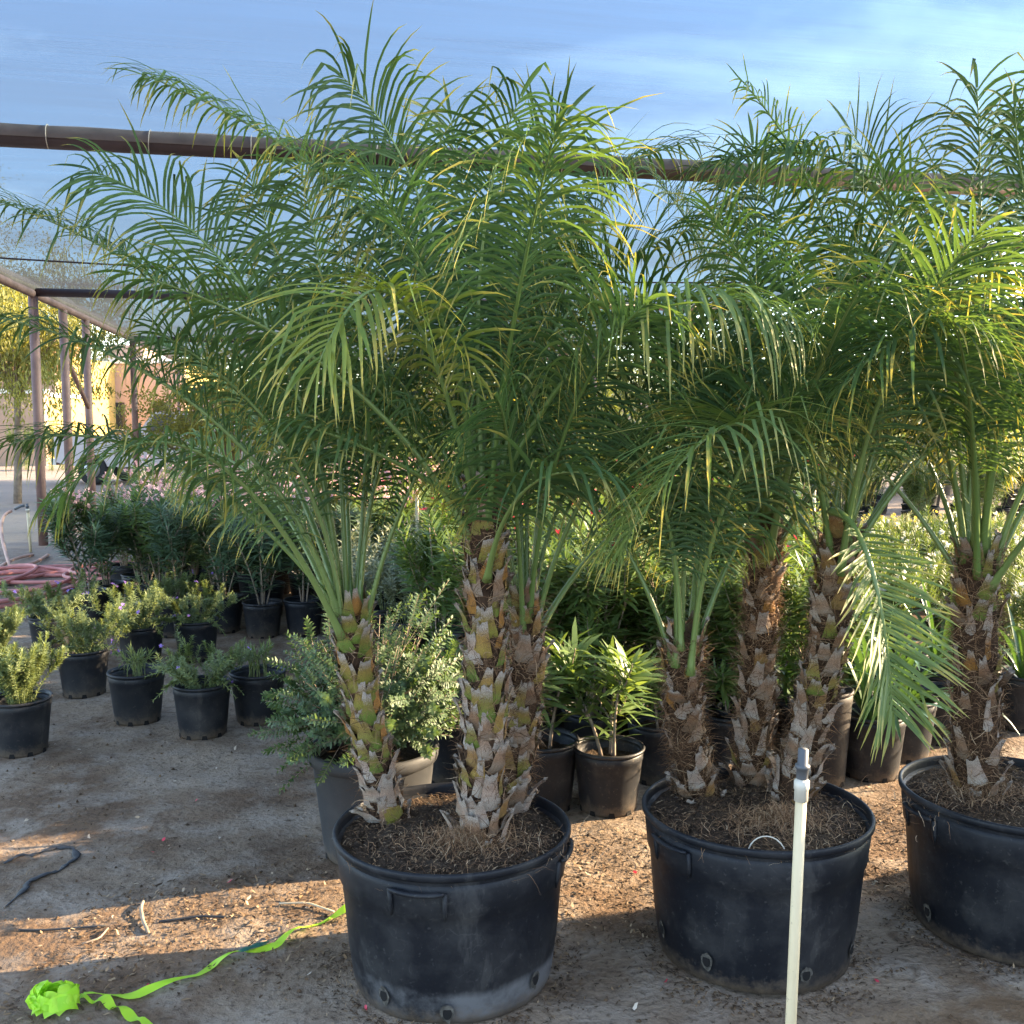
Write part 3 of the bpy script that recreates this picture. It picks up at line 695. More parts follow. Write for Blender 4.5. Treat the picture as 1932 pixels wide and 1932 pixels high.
# ------------------------------------------------------------------ big pots
def soil_disc(name, rad, z, parent, amp=.012, mat='soil', n=40, rings=16, lift=0.0):
    mb = MB(); vv = [(0, 0, z + lift)]
    a = np.arange(n) * 2 * math.pi / n
    for k in range(1, rings + 1):
        q = k / rings; zz = z + amp * RNG.normal(0, .6, n) * (1 if k < rings else .3) + lift * (1 - q * q)
        vv += [(rad * q * math.cos(t), rad * q * math.sin(t), h) for t, h in zip(a, zz)]
    f = [(0, 1 + j, 1 + (j + 1) % n, 1 + (j + 1) % n) for j in range(n)]
    for k in range(rings - 1):
        b = 1 + k * n; f += [(b + j, b + n + j, b + n + (j + 1) % n, b + (j + 1) % n) for j in range(n)]
    mb.add(vv, f); return mb.build(name, MT[mat], parent)
def big_pot(loc, label, mat, hseed, holes, handles):
    random.seed(hseed); s = thing('tree_pot', label, 'pot', tuple(loc), 0, 'big black pots of the front row')
    Rr, H = POT_R, POT_H; rb = .283; mb = MB(); k = lambda z: rb + (Rr - .012 - rb) * (z / H)
    prof = [(.001, .004), (rb - .03, .004), (rb - .006, .012), (rb, .035), (k(.12), .12), (k(.13) + .001, .13), (k(.27), .27), (k(.315), .315), (k(.32) + .006, .323), (k(H - .05) + .007, H - .05), (k(H - .045) + .004, H - .044)]
    prof += [(Rr - .016, H - .03), (Rr - .020, H - .03), (rb - .02, .06)]
    lathe(mb, prof, 72, .008, hseed); b = mb.build('wall', MT[mat], s)
    mb = MB(); lathe(mb, [(Rr - .019, H - .030), (Rr - .009, H - .024), (Rr - .003, H - .020), (Rr + .0005, H - .016), (Rr + .001, H - .004), (Rr - .002, H), (Rr - .007, H + .001), (Rr - .011, H - .002), (Rr - .013, H - .012), (Rr - .016, H - .06)], 72, .008, hseed); mb.build('rim', MT[mat], s)
    so_ = soil_disc('soil', Rr - .021, SOIL, s, .012, lift=.018)
    nchip = 2600; a = RNG.random(nchip) * 6.283; q = np.sqrt(RNG.random(nchip)) * (Rr - .03)
    Bp = np.stack([q * np.cos(a), q * np.sin(a), SOIL + .018 * (1 - (q / Rr) ** 2) + RNG.uniform(.0, .012, nchip)], -1)
    mb = MB(); ribbons(mb, Bp, np.stack([RNG.normal(0, 1, nchip), RNG.normal(0, 1, nchip), RNG.normal(.05, .25, nchip)], -1), (0, 0, 1), RNG.uniform(.006, .028, nchip), RNG.uniform(.002, .006, nchip), .6, 2, 'oval', None, 0.0, RNG.random(nchip) ** 1.9 * .9, .1)
    mb.build('bark_chips', MT['litter'], so_, False, 'stuff')
    nr = 1500; a = RNG.random(nr) * 6.283; q = np.abs(RNG.normal(0, .10, nr))
    cx, cy = (.04, -.10) if hseed != 3 else (-.1, .0)
    Bp = np.stack([cx + q * np.cos(a) * 1.5, cy + q * np.sin(a) * .8, SOIL + .012 + .055 * np.exp(-(q / .11) ** 2) * RNG.random(nr)], -1)
    mb = MB(); ribbons(mb, Bp, np.stack([RNG.normal(0, 1, nr), RNG.normal(0, 1, nr), RNG.normal(.35, .3, nr)], -1), (0, 0, 1), RNG.uniform(.02, .075, nr), RNG.uniform(.0012, .0026, nr), RNG.uniform(.2, 2., nr), 5, 'hair', None, 0.0, RNG.uniform(.35, 1, nr), .3)
    mb.build('root_mat', MT['fibre'], so_, True, 'stuff')
    for ang in handles:
        # moulded grip under the rim with two buttress ribs
        mb = MB(); a = np.linspace(R(ang - 13), R(ang + 13), 12)
        pts = [((Rr + .004) * math.cos(t), (Rr + .004) * math.sin(t), H - .046 - .006 * math.sin((t - a[0]) / (a[-1] - a[0]) * math.pi)) for t in a]
        tube(mb, pts, [.004] + [.0085] * 10 + [.004], 8, flat=.8); hd = mb.build('handle', MT[mat], s)
        for e in (a[0], a[-1]):
            mb = MB(); tube(mb, [((k(z) + .010) * math.cos(e), (k(z) + .010) * math.sin(e), z) for z in (H - .05, H - .10, H - .125)], [.008, .007, .002], 6); mb.build('rib', MT[mat], hd)
    for ang, z in holes:
        mb = MB(); e = R(ang); rr = k(z) * 1.008 + .003; o = np.array([math.cos(e), math.sin(e), -.14]); tg = np.array([-math.sin(e), math.cos(e), 0])
        c = np.array([rr * math.cos(e), rr * math.sin(e), z]); up = nrm(np.cross(o, tg)); up = up if up[2] > 0 else -up
        aa = np.linspace(0, 2 * math.pi, 17)[:-1]
        vv = [c + np.array([math.cos(e), math.sin(e), 0]) * .002] + [c + np.array([math.cos(e), math.sin(e), 0]) * .002 + tg * .012 * math.cos(t) + np.array([0, 0, 1]) * .017 * math.sin(t) for t in aa]
        mb.add(vv, [(0, 1 + j, 1 + (j + 1) % 16, 1 + (j + 1) % 16) for j in range(16)]); hl = mb.build('drain_hole', MT['hole'], s)
        oo = np.array([math.cos(e), math.sin(e), 0]); vv = []; n_ = 22
        for t in np.linspace(0, 2 * math.pi, n_ + 1)[:-1]:
            dn = max(0, -math.sin(t)); q_ = 1.1 + .35 * random.random() + dn * random.uniform(.0, .6)
            zz_ = .019 * q_ * math.sin(t); vv.append(c + oo * (.0006 + .14 * zz_) + tg * .014 * (1.2 + .3 * random.random()) * math.cos(t) * (1 - .25 * dn) + np.array([0, 0, zz_]))
        vv.append(c + oo * .0006); mb = MB(); mb.add(vv, [(n_, j_, (j_ + 1) % n_, (j_ + 1) % n_) for j_ in range(n_)]); mb.build('mineral_stain', MT['rim_worn'], hl)
    return s
MT['rim_worn'] = plain('mineral_stain', (.075, .068, .058), .85, .7, 80)
def ang_px(P, px):
    """bearing on a pot, from its centre, for a mark seen at picture column px on its near side"""
    x = (px - 966) / FPX * P[1] - P[0]; return -90 + math.degrees(math.asin(max(-.97, min(.97, x / .285))))
big_pot(PA, 'big round black pot with a pale grey stained base holding the grey scaly palms', 'pot_big_a', 1, [(ang_px(PA, 738), .075), (ang_px(PA, 851), .055), (ang_px(PA, 1003), .085), (150, .07), (100, .07)], (-103, -12, 168))
big_pot(PB, 'big black pot behind the white pipe holding three shaggy palms', 'pot_big', 2, [(ang_px(PB, 1325), .085), (ang_px(PB, 1490), .075), (ang_px(PB, 1590), .09), (ang_px(PB, 1262), .10), (60, .08)], (-150, 40, 120))
big_pot(PC, 'big black pot with scuffed side holding the broad dark trunk', 'pot_big', 3, [(ang_px(PC, 1767), .085), (ang_px(PC, 1925), .075), (50, .08)], (-170, 20, 110))

# ================================================================== smaller pots and plants
POTS = {}
def pot_mesh(kind):
    if kind in POTS: return POTS[kind]
    r, h, mat, lip = dict(std=(.143, .27, 'pot', .006), dusty=(.143, .265, 'pot_dusty', .006), oval=(.150, .29, 'pot', .007), wide=(.228, .40, 'pot_grey', .012), tall=(.125, .42, 'pot_dusty', .004), low=(.20, .33, 'pot', .008))[kind]
    rb = r * .80; k = lambda z: rb + (r - rb) * z / h
    mb = MB(); prof = [(.001, .006), (rb - .02, .006), (rb - .004, .002), (rb, .014), (k(.05), .05), (k(h * .5), h * .5), (k(h - .05), h - .05), (k(h - .045) + .0025, h - .045), (k(h - .02), h - .02), (r - .008, h - .012), (r - .012, h - .03), (rb - .012, h - .10)]
    lathe(mb, prof, 36)
    wall = mb.mesh('wall', MT[mat]); mb = MB()
    hh = .045 if kind == 'wide' else .012
    lathe(mb, [(r - .007, h - hh - .004), (r + lip * .6, h - hh), (r + lip, h - hh * .6), (r + lip, h - .003), (r + lip * .4, h + .003), (r - .006, h + .001), (r - .010, h - .012)], 36)
    rim = mb.mesh('rim', MT[mat]); mb = MB()
    vv = []; q = []
    for j in range(9):
        e = R(40 * j); zc = .0
        c = np.array([(rb + .0015) * math.cos(e), (rb + .0015) * math.sin(e), .018]); tg = np.array([-math.sin(e), math.cos(e), 0])
        n0 = len(vv); vv += [c - tg * .015 - [0, 0, .016], c + tg * .015 - [0, 0, .016], c + tg * .010 + [0, 0, .006], c - tg * .010 + [0, 0, .006]]; q.append((n0, n0 + 1, n0 + 2, n0 + 3))
    mb.add(np.array(vv) * [1.0, 1.0, 1], q); notch = mb.mesh('drain_notches', MT['hole'], False)
    mb = MB(); vv = [(0, 0, h - .045)]; n = 20
    for kk in (1, 2, 3, 4):
        for t in range(n): vv.append(((r - .011) * kk / 4 * math.cos(t * 6.2832 / n), (r - .011) * kk / 4 * math.sin(t * 6.2832 / n), h - .05 + random.gauss(0, .006)))
    f = [(0, 1 + j, 1 + (j + 1) % n, 1 + (j + 1) % n) for j in range(n)]
    for kk in range(3): f += [(1 + kk * n + j, 1 + (kk + 1) * n + j, 1 + (kk + 1) * n + (j + 1) % n, 1 + kk * n + (j + 1) % n) for j in range(n)]
    mb.add(vv, f); soil = mb.mesh('soil', MT['soil'])
    POTS[kind] = (wall, rim, notch, soil, r, h); return POTS[kind]
def pot(kind, loc, label, group=None, rz=None, tilt=0.0, scale=1.0):
    wall, rim, notch, soil, r, h = pot_mesh(kind)
    z = float(gheight(loc[0], loc[1])) - .003
    s = thing('nursery_pot', label, 'pot', (loc[0], loc[1], z), random.random() * 6 if rz is None else rz, group)
    s.scale = (scale,) * 3
    if tilt: s.rotation_euler[1] = tilt
    link('wall', wall, s); link('rim', rim, s); link('soil', soil, s)
    if loc[1] < 8.4: link('drain_notches', notch, s, None, 'stuff')
    return s, (h - .045) * scale + z, r * scale

# plant generators: each returns list of (part name, mesh, kind)
def stems_leaves(n_stem, H, spread, leaf_fn, stem_r=.006, lean=.25, mat_stem='stem', fork=2, seed=0, base_r=.03, trail=False):
    random.seed(seed); global RNG; RNG = np.random.default_rng(seed)
    ms = MB(); tips = []; paths = []
    for i in range(n_stem):
        a = i * 2.4 + random.gauss(0, .3); h = H * random.uniform(.72, 1.0); ld = spread * random.uniform(.25, 1.0)
        if trail and i % 3 == 0: h = random.uniform(-.06, .08); ld = spread * random.uniform(.55, .85)
        p0 = np.array([base_r * math.cos(a) * random.random(), base_r * math.sin(a) * random.random(), -.02]); p3 = np.array([ld * math.cos(a), ld * math.sin(a), h])
        c = np.array([ld * .35 * math.cos(a), ld * .35 * math.sin(a), h * .55 if h > .1 else .16]); pts = bez(p0, c, p3, 9)
        tube(ms, pts, np.linspace(stem_r, stem_r * .45, 9), 5); paths.append(pts)
        for k in range(fork):
            j = random.randint(3, 6); b = pts[j]; aa = a + random.uniform(-1.6, 1.6); l = h * random.uniform(.25, .5)
            e = b + np.array([math.cos(aa) * l * .5, math.sin(aa) * l * .5, l]); pp = bez(b, (b + e) / 2 + np.array([math.cos(aa), math.sin(aa), 0]) * l * .15, e, 7)
            tube(ms, pp, np.linspace(stem_r * .6, stem_r * .3, 7), 5); paths.append(pp)
    return ms, paths
def leaves_on(paths, per, L, W, up, droop, start=.25, K=3, prof='lance', whorl=3, fold=0.0):
    mb = MB(); B, D, N, Ls = [], [], [], []
    for pts in paths:
        seg = len(pts) - 1; T = nrm(np.gradient(pts, axis=0)); a0 = random.random() * 6
        for k in range(per):
            f = start + (1 - start) * (k + .5) / per; x = f * seg; i = min(seg - 1, int(x)); p = pts[i] + (pts[i + 1] - pts[i]) * (x - i); t = T[i]
            xx = nrm(np.cross(t, [.3, .9, .1])); yy = np.cross(t, xx)
            for w_ in range(whorl):
                a = a0 + k * 1.05 + w_ * 6.283 / whorl + random.gauss(0, .2); o = xx * math.cos(a) + yy * math.sin(a); u = up + .35 * (f ** 4) + random.gauss(0, .12)
                d = nrm(o + t * math.tan(min(1.35, max(-.3, u)))); B.append(p); D.append(d); N.append(nrm(t - o * .3)); Ls.append(L * random.uniform(.65, 1.1) * (1 if f < .92 else .7))
    ribbons(mb, np.array(B), np.array(D), np.array(N), np.array(Ls), W * np.array(Ls) / L, droop, K, prof, None, fold, None, .05)
    return mb
def blooms(points, size, petals=5, cluster=4, spread=.03, up=.6):
    mb = MB(); B, D, N = [], [], []
    for p in points:
        for c in range(cluster):
            q = p + np.array([random.gauss(0, spread), random.gauss(0, spread), random.gauss(0, spread * .6) + .01]); a0 = random.random() * 6
            ax = nrm(np.array([random.gauss(0, .7), random.gauss(0, .7) - .3, up])); x = nrm(np.cross(ax, [.2, .3, .9])); y = np.cross(ax, x)
            for k in range(petals):
                a = a0 + k * 6.283 / petals; o = x * math.cos(a) + y * math.sin(a); B.append(q); D.append(o + ax * .35); N.append(ax)
    ribbons(mb, np.array(B), np.array(D), np.array(N), size * RNG.uniform(.8, 1.15, len(B)), size * .62, .3, 2, 'oval')
    return mb
PLANTS = {}
def reg(kind, variants): PLANTS[kind] = variants
def make_plants():
    def oleander(H, n, col, fl=None, flmat=None, nfl=6, seed=0, sparse=1.0, spread=.26, L=.12):
        ms, paths = stems_leaves(n, H, spread, None, .0065, seed=seed, fork=3)
        lv = leaves_on(paths, int(16 * sparse), L * 1.1, .0185, .45, .5, .16, 3, 'lance', 3)
        out_ = [('stems', ms.mesh('stems', MT['stem']), None), ('leaves', lv.mesh('leaves', MT[col]), 'stuff')]
        if flmat:
            tp = sorted([p[-1] for p in paths], key=lambda q: -q[2])[:nfl]
            out_.append(('flowers', blooms(tp, .026 if flmat == 'petal_pink' else .017, 5, 6 if flmat == 'petal_pink' else 2, .03).mesh('flowers', MT[flmat]), 'stuff'))
        return out_
    reg('ole_pink', [oleander(random.uniform(.70, .82), 7, 'oleander', True, 'petal_pink', 8, 100 + i, 1.0, .27) for i in range(5)])
    reg('ole_front', [oleander(.72, 6, 'oleander_dark', True, 'petal_pink', 2, 120 + i, 1.1, .28) for i in range(3)])
    reg('ole_red', [oleander(random.uniform(.78, .92), 8, 'oleander', True, 'petal_red', 3, 140 + i, 1.0, .27) for i in range(5)])
    reg('ole_young', [oleander(.36, 3, 'oleander', False, None, 0, 160 + i, .45, .17, .13) for i in range(3)])
    def herb(H, n, leaf, L, W, per, wh, seed, spread, flmat=None, fsize=.012, nfl=8, prof='oval', fork=4, mat_stem='stem_green', up=.5, start=.15, cl=2):
        ms, paths = stems_leaves(n, H, spread, None, .0028, seed=seed, fork=fork, base_r=.06, trail=(flmat == 'petal_violet'))
        lv = leaves_on(paths, per, L, W, up, .4, start, 2, prof, wh)
        o = [('stems', ms.mesh('stems', MT[mat_stem]), None), ('leaves', lv.mesh('leaves', MT[leaf]), 'stuff')]
        if flmat:
            tp = random.sample([p[-1] for p in paths], min(nfl, len(paths))); o.append(('flowers', blooms(tp, fsize, 5, cl, .012).mesh('flowers', MT[flmat]), 'stuff'))
        return o
    reg('grey_herb', [herb(.55, 16, 'grey_leaf', .045, .017, 12, 2, 200 + i, .30, 'petal_white', .010, 10) for i in range(4)])
    reg('verbena', [herb(.24, 18, 'verbena', .030, .0075, 19, 3, 220 + i, .40, 'petal_violet', .013, 5, 'lance', 5, 'stem_green', .35, .1) for i in range(4)])
    reg('feathery', [herb(.27, 34, 'verbena', .032, .0070, 19, 4, 240 + i, .24, None, 0, 0, 'lance', 5, 'stem_green', .55, .1) for i in range(2)])
    reg('stubble', [herb(.10, 16, 'verbena', .05, .005, 4, 2, 250, .10, None, 0, 0, 'lance', 1, 'stem_green', .9, .1)])
    reg('white_bloom', [herb(.48, 14, 'shrub_far', .055, .010, 12, 3, 260 + i, .26, 'petal_white', .022, 9, 'lance', 3, 'stem_green', .7, .2, 3) for i in range(3)])
    reg('yellow_bloom', [herb(.30, 22, 'grey_leaf', .06, .005, 8, 3, 280 + i, .24, 'petal_yellow', .019, 13, 'lance', 2, 'stem_green', .9, .2, 2) for i in range(3)])
    reg('far_shrub', [herb(.75, 16, 'shrub_far', .05, .017, 12, 3, 300 + i, .42, None, 0, 0, 'oval', 5) for i in range(4)])
    reg('far_red', [herb(.85, 12, 'shrub_far', .06, .015, 12, 3, 320 + i, .36, 'petal_red', .03, 8, 'oval', 4, 'stem', .6, .2, 3) for i in range(2)])
make_plants()
def plant(kind, var, loc, z, label, cat, group=None, scale=1.0, rz=None, name='potted_shrub'):
    vs_ = PLANTS[kind]; v = vs_[var % len(vs_)]
    s = thing(name, label, cat, (loc[0], loc[1], z), random.random() * 6.28 if rz is None else rz, group); s.scale = (scale,) * 3
    for nm, me, kd in v: link(nm, me, s, None, kd)
    return s
def place(px, py_front, r):
    """centre of a pot whose near foot touches the ground at this pixel"""
    p = gnd(px, py_front); d = nrm(np.array([p[0], p[1], 0])); return p + d * r * .8

random.seed(5)
# --- low pots in front on the left
front = [
    ('std', 42, 1428, 'feathery', 1.0, 'black pot at the near corner of the herb pots, pale root trailing down', 'bushy bright green feathery herb with a tall pale seed stem', 'herb'),
    ('std', 160, 1318, 'verbena', 1.1, 'black pot behind the feathery bright herb', 'straggling verbena trailing mauve flowers down its pot', 'herb'),
    ('std', 261, 1371, 'stubble', 1.0, 'scratched black pot with toothed foot between two verbena pots', 'flattened pale stalks of a cut back herb', 'herb'),
    ('std', 384, 1397, 'verbena', .95, 'smooth black pot with verbena spilling over its lip', 'verbena spilling over the pot lip beside the cut back pot', 'herb'),
    ('std', 489, 1369, 'stubble', 1.2, 'black pot of short green stubble next to the round shrub', 'short green stubble in the pot next to the round shrub', 'herb'),
    ('std', 268, 1262, 'verbena', 1.15, 'black pot in the second herb row behind the scratched pot', 'yellow green verbena behind the scratched pot', 'herb'),
    ('std', 372, 1250, 'verbena', 1.0, 'black pot in the second herb row behind the smooth pot', 'leggy verbena with one mauve flower head held out sideways', 'herb'),
    ('std', 100, 1242, 'verbena', 1.1, 'black pot in the second herb row beside the hose', 'verbena growing nearest the coiled hose', 'herb'),
    ('std', -5, 1322, 'feathery', .95, 'black pot crowded behind the pot of the feathery bright herb', 'yellow green feathery herb crowding behind the near corner pot', 'herb'),
    ('std', 330, 1205, 'verbena', .9, 'black pot in the back herb row by the oleander pots', 'small upright verbena by the oleander pots', 'herb'),
]
for i, (k, px, py, pk, sc, lp, lq, cat) in enumerate(front):
    r = pot_mesh(k)[4]; c = place(px, py, r); s, z, rr = pot(k, c, lp, 'herb pots on the left'); plant(pk, i, c, z, lq, cat, 'herbs in the left pots', sc, None, 'potted_herb')
# --- oleanders: front row told apart, the block behind alike
ofront = [(168, 1180, 'std', 0, 'oleander at the end of its row beside the coiled hose', 'black pot at the end of the oleander row by the hose'),
          (272, 1166, 'std', .16, 'dark bushy oleander growing from a tilted pot', 'tilted black pot in the oleander row'),
          (338, 1186, 'std', 0, 'oleander between the tilted pot and the row of straight pots', 'black pot next to the tilted one in the oleander row'),
          (424, 1196, 'std', 0, 'oleander with two low forked stems in the front row', 'dusty black pot, second from the tilted one'),
          (497, 1204, 'dusty', 0, 'slender oleander with arching leaves in a speckled pot', 'speckled black pot in the front oleander row'),
          (574, 1201, 'std', 0, 'oleander on a single pale crooked stem', 'clean black pot holding the crooked stem'),
          (648, 1192, 'std', 0, 'oleander half hidden behind the leaning palm trunk', 'black pot half hidden behind the leaning palm trunk')]
for i, (px, py, k, tl, lq, lp) in enumerate(ofront):
    c = place(px, py, .143); s, z, rr = pot(k, c, lp, 'front row of oleander pots', 0, tl); p = plant('ole_front', i, c + np.array([math.sin(tl) * .2, 0, 0]), z, lq, 'shrub', 'front row oleanders', random.uniform(.92, 1.08), None, 'oleander')
    if tl: p.rotation_euler[1] = tl
ORD = 'first second third fourth fifth sixth seventh eighth ninth tenth eleventh twelfth'.split()
def block(kind, potk, x_of, ys, dx, lq, gq, lp, gp, cat='shrub', name='oleander', sc=(.9, 1.15), jit=.06, pots=True, stagger=True):
    n = 0
    for r_, y in enumerate(ys):
        x0, x1 = x_of(y); x = x0 + (dx / 2 if stagger and r_ % 2 else 0)
        while x < x1:
            c = np.array([x + random.uniform(-jit, jit), y + random.uniform(-jit, jit), 0]); z = .22
            if pots: s, z, rr = pot(potk, c, f'{lp}, {ORD[r_]} row back', gp)
            plant(kind, n + r_, c, z, f'{lq}, {ORD[r_]} row back', cat, gq, random.uniform(*sc), None, name); n += 1; x += dx
block('ole_pink', 'std', lambda y: (-3.30 - .18 * (y - 8), -.95 - .0 * (y - 8)), np.arange(8.15, 13.6, .52), .46, 'pale pink flowering oleander in the block behind the front pots', 'pink oleander block', 'black pot among the pink oleanders', 'pots of the pink oleander block')
# --- grey herbs in the middle
block('grey_herb', 'std', lambda y: (-1.05 - .02 * (y - 6.4), -.28), np.arange(6.6, 9.2, .45), .38, 'silvery grey leaved herb in the patch behind the palms', 'grey herb patch', 'black pot among the silvery herbs', 'pots of the grey herb patch', 'herb', 'potted_herb')
# --- red oleanders behind the palms
rfront = [(1022, 1540, 'oval', 'young oleander in the pot beside the stout palm trunk', 'black pot beside the stout palm trunk'),
          (1147, 1547, 'dusty', 'young oleander with a bent stem in the mud stained pot', 'mud stained black pot between the two big palm pots'),
          (1243, 1487, 'std', 'small sprig in the dark pot behind the mud stained one', 'dark pot behind the mud stained one'),
          (1378, 1462, 'dusty', 'young oleander behind the shaggy palms', 'black pot tucked behind the shaggy palms'),
          (845, 1480, 'low', 'oleander hidden behind the stout trunk and the round shrub', 'wide black pot between the round shrub and the stout trunk')]
for i, (px, py, k, lq, lp) in enumerate(rfront):
    c = place(px, py, .15); s, z, rr = pot(k, c, lp, 'pots just behind the palm row'); plant('ole_young', i, c, z, lq, 'shrub', 'young oleanders behind the palm row', 1.3 if i < 2 else .9, None, 'oleander')
block('ole_red', 'std', lambda y: (-.34 if y > 4.9 else .05, 1.45), np.arange(4.62, 9.4, .44), .34, 'red flowering oleander in the block behind the palm row', 'red oleander block', 'black pot among the red oleanders', 'pots of the red oleander block')
block('white_bloom', 'std', lambda y: (1.6 , .53 * y), np.arange(5.6, 8.9, .47), .42, 'white flowering bushy herb behind the strap leaved lilies', 'white flower patch', 'black pot among the white flowers', 'pots of the white flower patch', 'herb', 'potted_herb')
block('yellow_bloom', 'std', lambda y: (1.9, .53 * y), np.arange(9.0, 11.2, .45), .46, 'low grey herb topped with small yellow flowers', 'yellow flower patch', 'black pot among the yellow flowers', 'pots of the yellow flower patch', 'herb', 'potted_herb')
block('far_shrub', 'low', lambda y: (-2.5 if y > 13.9 else 1.6, .53 * y), np.arange(12.3, 19, 1.15), .85, 'bushy green shrub in the back rows of the nursery', 'back row shrubs', 'black pot in the back rows of the nursery', 'pots of the back rows', 'shrub', 'potted_shrub', (1.0, 1.5), .15)
block('far_red', 'low', lambda y: (4.6, .53 * y), np.array([13.9, 15.0]), .9, 'tall shrub dotted with red flowers at the back', 'red flowering back shrubs', 'black pot under the red flowering back shrubs', 'pots of the red back shrubs', 'shrub', 'potted_shrub', (1.0, 1.3), .12)

# --- strap leaved lilies, every blade its own part
def lily(loc, n, L, label, sd, z=.22, W=.028):
    random.seed(sd); s = thing('potted_lily', label, 'lily', (loc[0], loc[1], z), 0, 'strap leaved lilies')
    for i in range(n):
        a = i * 2.4 + random.gauss(0, .25); el = R(random.uniform(35, 84)); mb = MB(); l = L * random.uniform(.7, 1.1)
        d = np.array([math.cos(a) * math.cos(el), math.sin(a) * math.cos(el), math.sin(el)])
        ribbons(mb, [np.array([math.cos(a), math.sin(a), 0]) * .02], [d], [(-d[0] * d[2], -d[1] * d[2], 1)], l, W * random.uniform(.8, 1.2), random.uniform(1.0, 2.4), 9, 'strap', None, .3, random.random(), .02)
        mb.build('leaf', MT['lily'], s)
lil = [(1640, 1478, 'strap leaved lily drooping to the ground under the sunlit frond', 26, .62), (1512, 1440, 'strap leaved lily between the shaggy trunks', 24, .70), (1700, 1440, 'strap leaved lily beside the big pot of the broad palm', 24, .60),
       (1600, 1400, 'strap leaved lily behind the drooping one', 22, .62), (1460, 1400, 'strap leaved lily deep behind the shaggy palms', 22, .66), (1930, 1385, 'strap leaved lily past the broad dark trunk', 22, .6), (1770, 1372, 'strap leaved lily behind the broad trunk', 22, .62)]
for i, (px, py, lab, n, l) in enumerate(lil):
    c = place(px, py, .15); s, z, rr = pot('oval', c, 'black pot holding the ' + lab, 'lily pots'); lily(c, n, l, lab, 400 + i, z)
random.seed(31)
c = place(1548, 1490, .12); pot('tall', c, 'tall dusty grey sleeve pot behind the leaning scaly palm')
c = place(1772, 1408, .14); pot('std', c, 'empty looking black pot behind the broad dark trunk'); 

# --- round shrub in the grey pot
def round_shrub():
    global RNG; RNG = np.random.default_rng(77); random.seed(77)
    c = place(708, 1645, .228) * [1, 1, 0]; s, z, rr = pot('wide', c, 'wide grey pot with a thick rolled rim under the round shrub')
    root = thing('potted_shrub', 'rounded small leaved shrub in the wide grey pot', 'shrub', (c[0], c[1], z), 0)
    ms = MB(); paths = []
    for i in range(170):
        a = i * 2.39996; el = math.acos(1 - 1.25 * (i + .5) / 170) ; rad = .37 * random.uniform(.72, 1.0)
        d = np.array([math.sin(el) * math.cos(a) * .98, math.sin(el) * math.sin(a) * .9, math.cos(el) * 1.05]); e = np.array([0, 0, .17]) + d * rad
        p0 = np.array([random.gauss(0, .02), random.gauss(0, .02), 0]); pp = bez(p0, p0 + np.array([d[0] * .1, d[1] * .1, .14]), e, 8); tube(ms, pp, np.linspace(.004, .0012, 8), 4); paths.append(pp)
        for k in range(2):
            b = pp[random.randint(4, 6)]; e2 = b + (d + np.array([random.gauss(0, .6), random.gauss(0, .6), random.gauss(.1, .5)])) * .12; q = bez(b, (b + e2) / 2, e2, 5); tube(ms, q, .0012, 3); paths.append(q)
    ms.build('stems', MT['stem'], root)
    lv = leaves_on(paths, 15, .027, .0125, .3, .2, .45, 2, 'oval', 3); lv.build('leaves', MT['sage'], root, True, 'stuff')
round_shrub()

# ================================================================== irrigation, hose, tape
def riser(base, h, rad, label, cap=True, lean=(0, 0), group=None):
    s = thing('irrigation_riser', label, 'pipe', tuple(base), 0, group)
    P = lambda z: np.array([lean[0] * z, lean[1] * z, z])
    mb = MB(); tube(mb, [P(-.03), P(h * .5), P(h)], rad, 20); mb.build('pipe', MT['pvc'], s)
    if cap:
        mb = MB(); tube(mb, [P(h - .022), P(h - .021), P(h + .002), P(h + .004), P(h + .02), P(h + .021), P(h + .028)], [rad * .9, rad * 1.27, rad * 1.27, rad * 1.42, rad * 1.42, rad * 1.2, rad * .8], 8 if rad < .012 else 20); mb.build('coupling', MT['pvc_white'], s)
        mb = MB(); tube(mb, [P(h + .024), P(h + .026), P(h + .044), P(h + .045), P(h + .052), P(h + .053), P(h + .084), P(h + .085), P(h + .072)], [rad * 1.0, rad * 1.05, rad * 1.05, rad * 1.32, rad * 1.32, rad * .92, rad * .92, rad * .62, rad * .60], 20); mb.build('threaded_cap', MT['pvc_grey'], s)
    return s
b = np.array([.556, 1.94, 0]); riser(b, .868, .0110, 'cream plastic riser pipe with a grey threaded top in front of the shaggy palms', True, (.018, 0))
riser(at(788, 1085, 7.9) * [1, 1, 0], 1.0, .014, 'thin white stake pipe standing in the silvery herbs', False)
riser(at(733, 1000, 11.5) * [1, 1, 0], 1.25, .014, 'thin white stake pipe behind the leaning palm', False)
riser(at(1533, 1050, 9.2) * [1, 1, 0], .95, .014, 'thin white stake pipe among the white flowers', False)
hr = gnd(58, 1042); s = riser(hr, .50, .016, 'white riser pipe with a grey valve feeding the hose', True, (-.03, 0))
mb = MB(); tube(mb, [(-.05, 0, .56), (-.09, -.01, .555), (-.16, -.02, .52)], .016, 8); mb.build('valve', MT['pvc_grey'], s)
